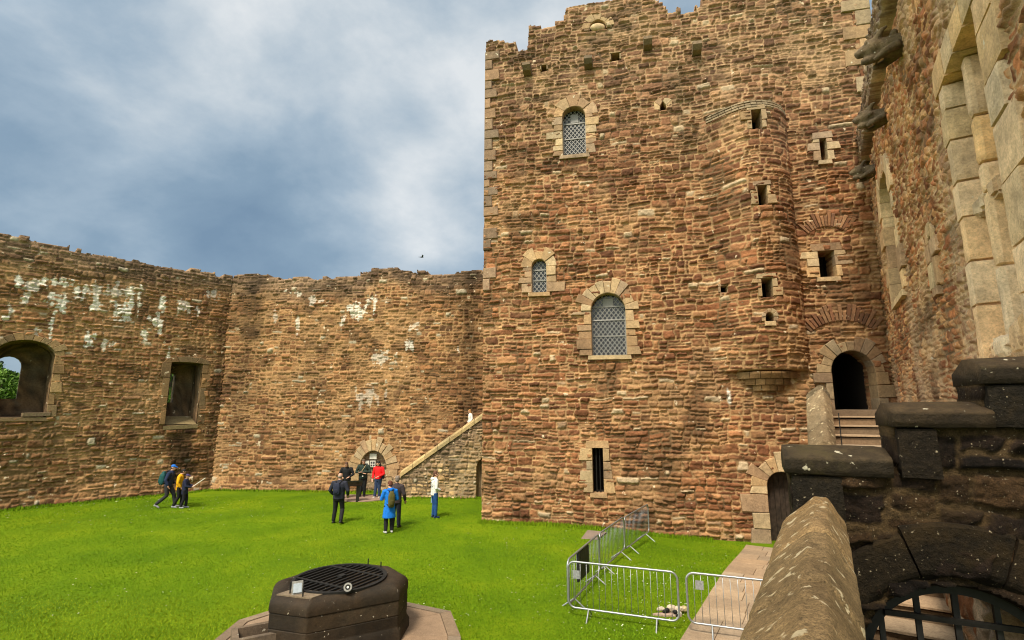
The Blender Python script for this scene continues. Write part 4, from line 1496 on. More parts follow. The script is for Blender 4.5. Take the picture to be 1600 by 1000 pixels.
# --- flagged path beside the parapet
mb = MB()
D = 8.0
while D < 19.3:
    L = random.uniform(.55, .95)
    q0 = -2.66
    while q0 < -.42:
        w = random.uniform(.5, .95)
        if -.42 - q0 - w < .3: w = -.40 - q0
        P = []
        for (a, b) in ((D + .005, q0 + .005), (D + .005, q0 + w - .005), (D + L - .005, q0 + w - .005), (D + L - .005, q0 + .005)):
            x, y, _ = DQ(a, b, 0)
            P.append((x, y, float(gz_(np.array(x), np.array(y)))))
        k = random.uniform(.035, .045)
        c = jit((.33, .24, .16), .14, .05)
        cx = sum(p[0] for p in P) / 4; cy = sum(p[1] for p in P) / 4
        inn = [(p[0] + (cx - p[0]) * .012, p[1] + (cy - p[1]) * .012, p[2] + k) for p in P]
        mb.add([(p[0], p[1], p[2] - .06) for p in P] + [(p[0], p[1], p[2] + k - .008) for p in P] + inn,
               [(0, 1, 2, 3), (8, 9, 10, 11)] + [(i, (i + 1) % 4, 4 + (i + 1) % 4, 4 + i) for i in range(4)] + [(4 + i, 4 + (i + 1) % 4, 8 + (i + 1) % 4, 8 + i) for i in range(4)], c)
        q0 += w
    P = []
    for (a, b) in ((D, -2.64), (D, -.40), (D + L, -.40), (D + L, -2.64)):
        x, y, _ = DQ(a, b, 0); P.append((x, y, float(gz_(np.array(x), np.array(y)))))
    mb.add([(p[0], p[1], p[2] - .05) for p in P] + [(p[0], p[1], p[2] + .026) for p in P], [(0, 1, 2, 3), (4, 5, 6, 7)] + [(i, (i + 1) % 4, 4 + (i + 1) % 4, 4 + i) for i in range(4)], (.13, .095, .06))
    D += L
tag(mb.obj('path', M_PAVE), kind='structure')


def apron(name, poly, z0, z1, c, kerb=None):
    n = len(poly)
    mb = MB()
    cx = sum(p[0] for p in poly) / n; cy = sum(p[1] for p in poly) / n
    vs = [(p[0], p[1], z0) for p in poly] + [(p[0], p[1], z1 - .01) for p in poly] + [(p[0] + (cx - p[0]) * .012, p[1] + (cy - p[1]) * .012, z1) for p in poly]
    fs = [tuple(range(n)), tuple(2 * n + i for i in range(n))]
    for a in (0, n): fs += [(a + i, a + (i + 1) % n, a + n + (i + 1) % n, a + n + i) for i in range(n)]
    mb.add(vs, fs, c)
    return mb


# ================================================================== WELL
WC = Vector((-3.32, 10.6, 0)); e1 = Vector((.866, .5, 0)); e2 = Vector((-.5, .866, 0))
oct_ = [(-.73, -.96), (.87, -.96), (1.22, -.40), (1.15, .38), (.62, .92), (-.42, .98), (-1.10, .55), (-1.26, -.39)]
def wp(a, b, z): return tuple(WC + e1 * a + e2 * b + Vector((0, 0, z)))
pv = MB()
outer = [(-1.5, -3.0), (1.2, -3.0), (1.93, -1.4), (2.25, -.19), (1.50, .95), (-.6, 1.9), (-1.6, 1.5), (-2.3, .2), (-2.4, -1.2)]
n = len(outer)
for i in range(n):
    a, b = outer[i], outer[(i + 1) % n]
    ia, ib = (a[0] * .90, a[1] * .90), (b[0] * .90, b[1] * .90)
    for (q4, c, h) in (([a, b, ib, ia], jit((.20, .15, .105), .15), .065), ([ia, ib, (ib[0] * .25, ib[1] * .25), (ia[0] * .25, ia[1] * .25)], jit((.245, .175, .12), .12), .05)):
        cx = sum(p[0] for p in q4) / 4; cy = sum(p[1] for p in q4) / 4
        s_ = [(p[0] + (cx - p[0]) * .012, p[1] + (cy - p[1]) * .012) for p in q4]
        pv.add([wp(*p, -.05) for p in s_] + [wp(*p, h) for p in s_], [(0, 1, 2, 3), (4, 5, 6, 7)] + [(j, (j + 1) % 4, 4 + (j + 1) % 4, 4 + j) for j in range(4)], c)
tag(pv.obj('paving', M_PAVE), kind='structure')
well = thing('wellhead', 'blackened octagonal stone wellhead covered by a round iron grille on the lawn', 'well', WC)
# body: stacked rings of the octagon with many points per side, hollow in the middle
def octring(k, z, grow=0.0, rounding=.06):
    pts = []
    for i in range(8):
        a, b = Vector(oct_[i] + (0,)), Vector(oct_[(i + 1) % 8] + (0,))
        m = max(3, int((b - a).length / .12))
        for f_ in [0, .025] + [j / m for j in range(1, m)] + [.975]:
            p = a.lerp(b, f_)
            p = p * (k + grow / p.length)
            nn = float(fbm(np.array([p.x * 3 + z * 2]), np.array([p.y * 3 + z * 3]), 8)[0]) - .5
            p = p * (1 + .022 * nn)
            pts.append(wp(p.x, p.y, z + .008 * nn))
    return pts
rings = [octring(1.0, -.1, .05), octring(1.0, .20, .05), octring(1.0, .27, .005), octring(1.0, .28, 0)]
for z, g_in in ((.30, 0), (.45, 0), (.463, 0), (.468, -.012), (.474, -.012), (.479, 0), (.49, 0), (.60, 0), (.705, 0), (.718, 0), (.722, -.014), (.728, -.014), (.732, .012), (.745, .013), (.80, .015)):
    rings.append(octring(1.0, z, g_in))
for t in (18, 36, 54, 72, 90):
    rings.append(octring(1.0, .82 + .17 * math.sin(R(t)), .015 - .19 * (1 - math.cos(R(t)))))
nP = len(rings[0])
gR = .86
ang = [math.atan2((Vector(p) - WC).dot(e2), (Vector(p) - WC).dot(e1)) for p in rings[0]]
rings.append([wp(gR * math.cos(a), gR * math.sin(a), .985) for a in ang])
rings.append([wp(gR * math.cos(a), gR * math.sin(a), .80) for a in ang])
rings.append([wp((gR - .02) * math.cos(a), (gR - .02) * math.sin(a), -.05) for a in ang])
mb = MB(); cols = []
rs_ = random.Random(4)
blk = {}
for ir, r in enumerate(rings):
    for ip, p in enumerate(r):
        cz_ = 0 if p[2] < .471 else 1 if p[2] < .725 else 2
        key = (cz_, int((ang[ip] + 4 + cz_ * .25) / .62))
        if key not in blk: blk[key] = jit((.033, .0215, .0115), .45)
        cols.append(jit(blk[key], .15))
mb.loft(rings, cols, cap=False)
mb.obj('body', M_WELL, well, True)
# mortar joints
mb = MB()
pl = [wp(-.70, -.98, .78), wp(-.30, -.98, .72)]
# low mounting slab at the left corner of the rim and the side trough
mb = MB()
sl_ = [(-1.16, -.36), (-.66, -.86), (-.36, -.70), (-.86, -.20)]
mb.add([wp(*p, .93) for p in sl_] + [wp(*p, 1.0) for p in sl_], [(0, 1, 2, 3), (4, 5, 6, 7)] + [(j, (j + 1) % 4, 4 + (j + 1) % 4, 4 + j) for j in range(4)], (.20, .15, .10))
mb.obj('lead_flashing', M_WELL, well)
mb = MB()
for (a0, a1, b0, b1) in ((-1.80, -1.70, -.52, .12), (-1.70, -1.1, .02, .12), (-1.70, -1.1, -.52, -.42)):
    q4 = [(a0, b0), (a1, b0), (a1, b1), (a0, b1)]
    mb.add([wp(*p, 0) for p in q4] + [wp(*p, .42) for p in q4], [(0, 1, 2, 3), (4, 5, 6, 7)] + [(j, (j + 1) % 4, 4 + (j + 1) % 4, 4 + j) for j in range(4)], jit((.15, .11, .075), .15))
q4 = [(-1.70, -.42), (-1.1, -.42), (-1.1, .02), (-1.70, .02)]
mb.add([wp(*p, 0) for p in q4] + [wp(*p, .2) for p in q4], [(0, 1, 2, 3), (4, 5, 6, 7)] + [(j, (j + 1) % 4, 4 + (j + 1) % 4, 4 + j) for j in range(4)], (.03, .025, .02))
mb.obj('trough', M_WELL, well)
# round grille
mb = MB(); rr = []
K = 48
for i in range(K + 1):
    a = 2 * math.pi * i / K
    rr.append([wp((gR + x) * math.cos(a), (gR + x) * math.sin(a), z) for x, z in ((-.045, .975), (.02, .975), (.02, 1.02), (-.045, 1.02))])
mb.loft(rr, (.02, .02, .02), cap=False)
gr = mb.obj('grille', M_IRON, well)
for i in range(13):
    y_ = -.78 + 1.56 * i / 12
    hw = math.sqrt(gR * gR - y_ * y_) - .02
    # bars run along the e1 + slightly towards the back, as in the photograph
    ca, sa_ = math.cos(R(32)), math.sin(R(32))
    f = lambda a, b: (a * ca - b * sa_, a * sa_ + b * ca)
    m2 = MB()
    q4 = [f(-hw, y_ - .017), f(hw, y_ - .017), f(hw, y_ + .017), f(-hw, y_ + .017)]
    m2.add([wp(*p, .98) for p in q4] + [wp(*p, 1.008) for p in q4], [(0, 1, 2, 3), (4, 5, 6, 7)] + [(j, (j + 1) % 4, 4 + (j + 1) % 4, 4 + j) for j in range(4)], (.02, .02, .02))
    m2.obj('bar', M_IRON, gr)
for x_ in (-.42, .42):
    hw = math.sqrt(gR * gR - x_ * x_) - .02
    m2 = MB()
    q4 = [f(x_ - .02, -hw), f(x_ + .02, -hw), f(x_ + .02, hw), f(x_ - .02, hw)]
    m2.add([wp(*p, 1.009) for p in q4] + [wp(*p, 1.025) for p in q4], [(0, 1, 2, 3), (4, 5, 6, 7)] + [(j, (j + 1) % 4, 4 + (j + 1) % 4, 4 + j) for j in range(4)], (.02, .02, .02))
    m2.obj('crossbar', M_IRON, gr)
m2 = MB(); m2.add(*(lambda q4: ([wp(*p, 1.008) for p in q4] + [wp(*p, 1.045) for p in q4], [(0, 1, 2, 3), (4, 5, 6, 7)] + [(j, (j + 1) % 4, 4 + (j + 1) % 4, 4 + j) for j in range(4)]))([f(-.02, -.06), f(.10, -.06), f(.10, .06), f(-.02, .06)]), (.05, .05, .05))
m2.obj('padlock', M_IRON, gr)
for (u, v0, v1) in ((453, 928, 914), (473, 933, 923), (575, 884, 874), (595, 888, 879)):
    x, y, z = gnd(u, v0, .99)
    MB().tube([(x, y, .96), (x, y, .99 + (v0 - v1) / 800 * 11.2)], .013, 6, (.02, .02, .02)).obj('iron_pin', M_IRON, well)
M_LAMPG = plain('grey_lamp_housing', (.30, .29, .27), .5, .3)
M_LENS = plain('pale_glass_lens', (.42, .48, .55), .15, 0, .6, var=.1)
x, y, z = gnd(464, 926, 1.0)
fl = thing('floodlight', 'small grey floodlight with a tilted glass face on the left corner of the wellhead', 'lamp', (x, y, 1.0))
mb = MB()
pr = [(-.09, 0), (.09, 0), (.10, .05), (.02, .19), (-.05, .20)]
def lp_(a, b, w, yaw=R(25)):
    return (x + w * math.cos(yaw) - a * math.sin(yaw), y + w * math.sin(yaw) + a * math.cos(yaw), 1.0 + b)
mb.loft([[lp_(a, b, -.09) for a, b in pr], [lp_(a, b, .09) for a, b in pr]], (.3, .3, .28))
mb.obj('housing', M_LAMPG, fl)
mb = MB()
q4 = [(-.098, .03, -.07), (-.098, .03, .07), (-.062, .17, .07), (-.062, .17, -.07)]
mb.add([lp_(a - .004, b, w) for a, b, w in q4] + [lp_(a + .01, b, w) for a, b, w in q4], [(0, 1, 2, 3), (4, 5, 6, 7)] + [(j, (j + 1) % 4, 4 + (j + 1) % 4, 4 + j) for j in range(4)])
mb.obj('lens', M_LENS, fl)
x2, y2, _ = gnd(543, 926, 1.0)
sp_ = thing('spotlight', 'round spotlight with a white ring clamped to the front rim of the well grille', 'lamp', (x2, y2, 1.0))
tow = (Vector((0, 0, 3.2)) - Vector((x2, y2, 0))).normalized()
pc = Vector((x2, y2, 1.09))
mb = MB(); mb.tube([pc - tow * .08, pc, pc + tow * .02], [.06, .075, .085], 16, (.05, .05, .05)); mb.tube([(x2, y2, .99), pc - tow * .02], .03, 8)
mb.obj('housing', M_IRON, sp_)
M_WHITE = plain('white_enamel', (.7, .7, .68), .4, var=.1)
mb = MB(); rr = []
sd_ = tow.cross(Vector((0, 0, 1))).normalized(); upv = sd_.cross(tow)
for i in range(25):
    a = 2 * math.pi * i / 24; dr_ = sd_ * math.cos(a) + upv * math.sin(a)
    rr.append([tuple(pc + tow * t + dr_ * r) for t, r in ((.022, .045), (.022, .072), (.034, .072), (.034, .045))])
mb.loft(rr, (.6, .6, .6), cap=False)
mb.obj('ring', M_LAMPG, sp_)
mb = MB(); mb.tube([pc + tow * .024, pc + tow * .037], .02, 10); mb.obj('bulb', M_WHITE, sp_)

# ================================================================== CROWD BARRIERS
B0 = gnd(888, 960); B1 = gnd(938, 903); B2 = gnd(977, 866); B3 = gnd(1015, 837)
B4a = gnd(889, 962); B4b = gnd(1066, 987); B5a = gnd(1077, 991)


def rr_path(L, z0, z1, r, n=6):
    p = []
    for (cx, cz, a0) in ((L - r, z0 + r, -90), (L - r, z1 - r, 0), (r, z1 - r, 90), (r, z0 + r, 180)):
        for i in range(n + 1):
            a = R(a0 + 90 * i / n)
            p.append((cx + r * math.cos(a), 0, cz + r * math.sin(a)))
    return p


def closed_tube(pts, rad, seg=8):
    mb = MB(); rings = []
    n = len(pts)
    for i in range(n + 1):
        p = Vector(pts[i % n]); d = (Vector(pts[(i + 1) % n]) - Vector(pts[(i - 1) % n])).normalized()
        a = Vector((0, 1, 0)); b = d.cross(a).normalized()
        rings.append([tuple(p + a * math.cos(t) * rad + b * math.sin(t) * rad) for t in [2 * math.pi * k / seg for k in range(seg)]])
    mb.loft(rings, (.5, .5, .5), cap=False)
    return mb


def barrier(pa, pb, label):
    L = math.hypot(pb[0] - pa[0], pb[1] - pa[1]) - .04
    za = float(gz_(np.array(pa[0]), np.array(pa[1])))
    t = thing('crowd_barrier', label, 'barrier', (pa[0], pa[1], za), math.atan2(pb[1] - pa[1], pb[0] - pa[0]), 'crowd barriers round the corner of lawn')
    t['_local'] = 1
    closed_tube(rr_path(L, .17, 1.06, .14), .021).obj('frame', M_GALV, t, True)
    nb = int(L / .125)
    bar = None
    for i in range(1, nb):
        xx = L * i / nb
        lo, hi = .175, 1.055
        if xx < .14: lo, hi = .17 + .14 - math.sqrt(.14 ** 2 - (.14 - xx) ** 2), 1.06 - .14 + math.sqrt(.14 ** 2 - (.14 - xx) ** 2)
        if L - xx < .14: k = .14 - (L - xx); lo, hi = .17 + .14 - math.sqrt(.14 ** 2 - k * k), 1.06 - .14 + math.sqrt(.14 ** 2 - k * k)
        MB().tube([(xx, 0, lo), (xx, 0, hi)], .0058, 5).obj('bar', M_GALV, t, True)
    for xx in (.42, L - .42):
        MB().tube([(xx, -.30, -.03), (xx, -.02, .17), (xx, .02, .17), (xx, .30, -.03)], .016, 6).obj('foot', M_GALV, t)
    return t, L


bt1, L1 = barrier(B0, B1, 'steel crowd barrier with a dark slatted panel, forming the near left corner')
M_SLAT = plain('dark_grey_plastic_sheet', (.022, .022, .026), .6, var=.3)
mb = MB()
for k in range(5): mb.box((.72 + k * .17, -.020, .42), (.87 + k * .17, .026, 1.03), (.03, .03, .03))
mb.box((.72, -.012, .43), (1.55, .018, .47)); mb.box((.72, -.012, .95), (1.55, .018, 1.0))
mb.obj('panel', M_SLAT, bt1)
bt2, L2 = barrier(B1, B2, 'middle steel crowd barrier of the row running back to the tower wall')
bt3, L3 = barrier(B2, B3, 'farthest steel crowd barrier, its end against the tower wall')
bt4, L4 = barrier(B4a, B4b, 'front steel crowd barrier facing the camera with a grey plate near its left end')
M_PLATE = plain('grey_tag_plate', (.32, .33, .35), .45, .4)
mb = MB(); mb.box((.10, -.030, .74), (.25, -.018, .90)); mb.obj('plate', M_PLATE, bt4)
dv = Vector((B4b[0] - B4a[0], B4b[1] - B4a[1], 0)).normalized() * 2.26
bt5, L5 = barrier(B5a, (B5a[0] + dv.x, B5a[1] + dv.y, 0), 'steel crowd barrier standing across the paved path, half hidden by the parapet')
bt5.location.z = .04
mb = MB(); mb.box((.16, -.030, .78), (.31, -.018, .94)); mb.obj('plate', M_PLATE, bt5)

# --- stone rubbish on a bare patch behind the front barrier
x, y, _ = gnd(1046, 961)
rub = thing('carved_stone_fragments', 'pale broken stone pieces with dark hollows on a flat slab behind the front barrier', 'stones', (x, y, 0))
mb = MB()
pl_ = [(x - .36, y - .05), (x - .1, y - .13), (x + .22, y - .12), (x + .26, y + .02), (x, y + .08)]
a = apron('slab', pl_, -.02, .05, (.42, .31, .25)); a.obj('slab', M_PAVE, rub)
for (dx, dy, dz, r, c) in ((-.17, .0, .12, (.10, .06, .05), (.50, .44, .36)), (.06, .02, .13, (.09, .06, .07), (.50, .42, .33)), (.20, .0, .11, (.11, .07, .07), (.55, .46, .36)), (.17, -.09, .07, (.07, .06, .06), (.6, .55, .48)), (.33, .05, .1, (.11, .06, .06), (.45, .37, .2))):
    m2 = MB(); m2.ell((x + dx, y + dy, dz), r, 10, 7, c)
    for v_ in range(len(m2.v)):
        p = m2.v[v_]; k = .85 + 1.1 * (float(fbm(np.array([p[0] * 14]), np.array([p[1] * 14 + p[2] * 11]), 2)[0]) - .5)
        m2.v[v_] = (x + dx + (p[0] - x - dx) * k, y + dy + (p[1] - y - dy) * k, dz + (p[2] - dz) * k)
    m2.obj('fragment', M_PAVE, rub)
for (dx, dy, dz) in ((-.05, -.02, .10), (-.10, -.03, .08), (.10, -.09, .09), (.13, -.1, -.0 + .03)):
    m2 = MB(); m2.ell((x + dx, y + dy, dz), (.055, .04, .045), 8, 6, (.02, .02, .02)); m2.obj('fragment', M_IRON, rub)

# --- flat slab at the tower foot, apron and notices at the blocked archway, interpretation lectern
def quad_px(pts, z0, z1, c):
    return apron('s', [gnd(u, v, z1)[:2] for u, v in pts], z0, z1, c)
tag(quad_px([(908, 841), (934, 842), (948, 831), (918, 828)], -.12, .0, (.22, .17, .14)).obj('paving', M_PAVE), kind='structure')
cx, cy, _ = gnd(577, 774)
tag(apron('s', [(cx + 1.45 * math.cos(t), cy + 1.9 * math.sin(t)) for t in [math.pi + math.pi * i / 14 for i in range(15)]], -.1, .045, (.27, .19, .15)).obj('paving', M_PAVE), kind='structure')
M_BOARD = plain('white_notice_board', (.66, .63, .56), .5, var=.06)
M_DPRINT = plain('dark_print', (.05, .05, .06), .5)


def notice(u0, u1, v0, v1, label, cells):
    d = -.10
    s0, s1, zb, zt = px_rect(WB, u0, u1, v0, v1, d)
    t = thing('notice_board', label, 'sign', WB.pt((s0 + s1) / 2, zb, d))
    mb = MB(); WB.prism(mb, [(s0, zb), (s1, zb), (s1, zt), (s0, zt)], d - .14, d, (.7, .7, .65), .008); mb.obj('board', M_BOARD, t)
    for (a, b, c, e) in cells:
        mb = MB(); WB.prism(mb, [(s0 + (s1 - s0) * a, zb + (zt - zb) * c), (s0 + (s1 - s0) * b, zb + (zt - zb) * c), (s0 + (s1 - s0) * b, zb + (zt - zb) * e), (s0 + (s1 - s0) * a, zb + (zt - zb) * e)], d, d + .006, (.05, .05, .05), .002)
        mb.obj('picture', M_DPRINT, t)


notice(577.5, 588.5, 709, 717.5, 'blank white plaque, upper one of the boards in the blocked archway', [])
notice(567.5, 576.5, 720, 728, 'pale board left of the pictured notice in the blocked archway', [(.25, .8, .2, .5)])
notice(578, 586.5, 720, 730, 'white notice with four dark pictures in the blocked archway', [(.12, .45, .12, .42), (.55, .88, .12, .42), (.12, .45, .56, .88), (.55, .88, .56, .88)])
x, y, _ = gnd(547, 785)
lec = thing('information_lectern', 'dark sloping information lectern on posts in front of the blocked archway', 'sign', (x, y, 0), R(200))
lec['_local'] = 1
M_LEC = plain('dark_painted_metal', (.022, .02, .018), .5)
for xx in (-.32, .32): MB().box((xx - .07, -.06, -.02), (xx + .07, .06, .72)).obj('post', M_LEC, lec)
mb = MB(); pr = [(-.30, .66), (.30, .94), (.31, 1.0), (-.31, .72)]
mb.loft([[(-.5, a, b) for a, b in pr], [(.5, a, b) for a, b in pr]]); mb.obj('panel', M_LEC, lec)
mb = MB(); pr = [(-.27, .737), (.27, .984), (.265, .992), (-.275, .745)]
mb.loft([[(-.45, a, b) for a, b in pr], [(.45, a, b) for a, b in pr]]); mb.obj('print', plain('faded_print', (.10, .10, .09), .4, var=.5), lec)

# ================================================================== GRASS BLADES, DAISIES
rng = np.random.RandomState(5)
def inpoly(px, py, poly):
    r = np.zeros(px.shape, bool); n = len(poly)
    for i in range(n):
        x0, y0 = poly[i]; x1, y1 = poly[(i + 1) % n]
        c = ((y0 > py) != (y1 > py)) & (px < (x1 - x0) * (py - y0) / (y1 - y0 + 1e-12) + x0)
        r ^= c
    return r
wpoly = [wp(*p, 0)[:2] for p in outer]
def lawn_ok(x, y):
    q = x * AQ[0] + y * AQ[1]
    ok = (q < -2.70) & ~inpoly(x, y, wpoly)
    tw = (x - WT.P[0]) * WT.n[0] + (y - WT.P[1]) * WT.n[1]
    sw = (x - WT.P[0]) * WT.d[0] + (y - WT.P[1]) * WT.d[1]
    ok &= ~((tw < .15) & (sw > -.1))
    ok &= ((x - WL.P[0]) * WL.n[0] + (y - WL.P[1]) * WL.n[1]) > .1
    ok &= ((x - WB.P[0]) * WB.n[0] + (y - WB.P[1]) * WB.n[1]) > .1
    ok &= ~(((x - cx) / 1.5) ** 2 + ((y - cy) / 1.95) ** 2 < 1)
    return ok
n = 300000
y = 9.2 + 17 * rng.rand(n) ** 1.9
x = -1.05 * y + (1.05 * y + 9) * rng.rand(n)
# longer growth along the foot of the walls
def along(W, sA, sB, k_, wd):
    s_ = sA + (sB - sA) * rng.rand(k_); d_ = .06 + wd * rng.rand(k_) ** 2
    return W.P[0] + W.d[0] * s_ + W.n[0] * d_, W.P[1] + W.d[1] * s_ + W.n[1] * d_
EX = [along(WT, -.1, 8.3, 5000, .35), along(WL, -12, 0, 5000, .5), along(WB, 0, 11, 4000, .4), along(WS, 0, 6, 1500, .3)]
nx = sum(len(e_[0]) for e_ in EX)
x = np.concatenate([x] + [e_[0] for e_ in EX]); y = np.concatenate([y] + [e_[1] for e_ in EX])
long_ = np.concatenate([np.zeros(n), .03 + .11 * rng.rand(nx) ** 2 * (fbm(x[n:] * 1.3, y[n:] * 1.3, 12) * 1.6)])
k = lawn_ok(x, y) | (long_ > 0)
long_ = long_[k]
# longer growth along the stone edges
x, y = x[k], y[k]; n = len(x)
h = (.012 + .017 * rng.rand(n)) * (.7 + .9 * fbm(x * .8, y * .8, 9)) + long_
a = rng.rand(n) * 6.283; w = .004 + .004 * rng.rand(n) + .0006 * y
z = gz_(x, y) + .05 * (fbm(x * .35, y * .35, 44) - .5)
dx, dy = np.cos(a) * w, np.sin(a) * w
lx, ly = (rng.rand(n) - .5) * .05, (rng.rand(n) - .5) * .05
V = np.stack([np.stack([x - dx, y - dy, z - .01], -1), np.stack([x + dx, y + dy, z - .01], -1), np.stack([x + lx, y + ly, z + h], -1)], 1).reshape(-1, 3)
F = np.arange(3 * n).reshape(-1, 3)
pat = sm(.52, .70, fbm(x * .22, y * .22, 19))[:, None]
cb = (np.array((.112, .215, .003)) * (1 - pat) + np.array((.170, .25, .006)) * pat) * (.86 + .28 * rng.rand(n))[:, None] + np.array((.05, .02, .0)) * (rng.rand(n) ** 3)[:, None]
m, t, b = nt('grass_blades')
at = N(t, 'ShaderNodeAttribute', attribute_name='Col'); t.links.new(at.outputs['Color'], b.inputs['Base Color'])
b.inputs['Roughness'].default_value = .8; b.inputs['Specular IOR Level'].default_value = .15
g_ = link('grass', np_mesh('grass', V, F, np.repeat(cb, 3, 0), False), None, m)
tag(g_, 'short mown green grass of the castle lawn', 'grass', kind='stuff')
# daisies: clustered small white heads
cl = [(gnd(960, 935), 1.3, 120), (gnd(1000, 900), 1.2, 80), (gnd(1020, 970), .9, 60), (gnd(900, 850), 2.0, 22), (gnd(785, 840), 1.0, 14), (gnd(270, 800), 3.0, 80), (gnd(120, 800), 3.0, 90), (gnd(480, 900), 4.0, 60), (gnd(700, 960), .5, 30), (gnd(1080, 860), 1.5, 25), (gnd(300, 960), 4, 40), (gnd(260, 775), 2.0, 50)]
xs = []; ys = []
for (c, r, k) in cl:
    xs.append(c[0] + r * rng.randn(k)); ys.append(c[1] + r * .6 * rng.randn(k))
x = np.concatenate(xs); y = np.concatenate(ys); k = lawn_ok(x, y) & (y > 9); x, y = x[k], y[k]
mb = MB()
for (px_, py_) in zip(x, y):
    z_ = float(gz_(px_, py_)) + .05 * (float(fbm(np.array([px_ * .35]), np.array([py_ * .35]), 44)[0]) - .5) + random.uniform(.03, .06)
    r = random.uniform(.010, .017) * (1 + max(0, py_ - 14) * .04)
    tx, ty = random.uniform(-.4, .4), random.uniform(-.6, .2)
    pts = [(px_ + r * math.cos(t), py_ + r * math.sin(t), z_ + r * (tx * math.cos(t) + ty * math.sin(t))) for t in [2 * math.pi * i / 6 for i in range(6)]]
    mb.add(pts + [(px_, py_, z_ + .006)], [(i, (i + 1) % 6, 6) for i in range(6)], (.6, .62, .5))
tag(mb.obj('daisies', plain('daisy_petals', (.62, .64, .52), .8, var=.15)), 'small white daisies scattered over the lawn', 'flowers', kind='stuff')

# ================================================================== PEOPLE
_pm = {}
def cloth(c, rough=.8):
    k = (tuple(round(x, 3) for x in c), rough)
    if k not in _pm: _pm[k] = plain('cloth', c, rough, var=.22, vs=14, bump=.25)
    return _pm[k]


def skin_mat(c=(.50, .28, .19)):
    k = ('skin', c)
    if k not in _pm: _pm[k] = plain('skin', c, .55, var=.08)
    return _pm[k]


M_EYE = None


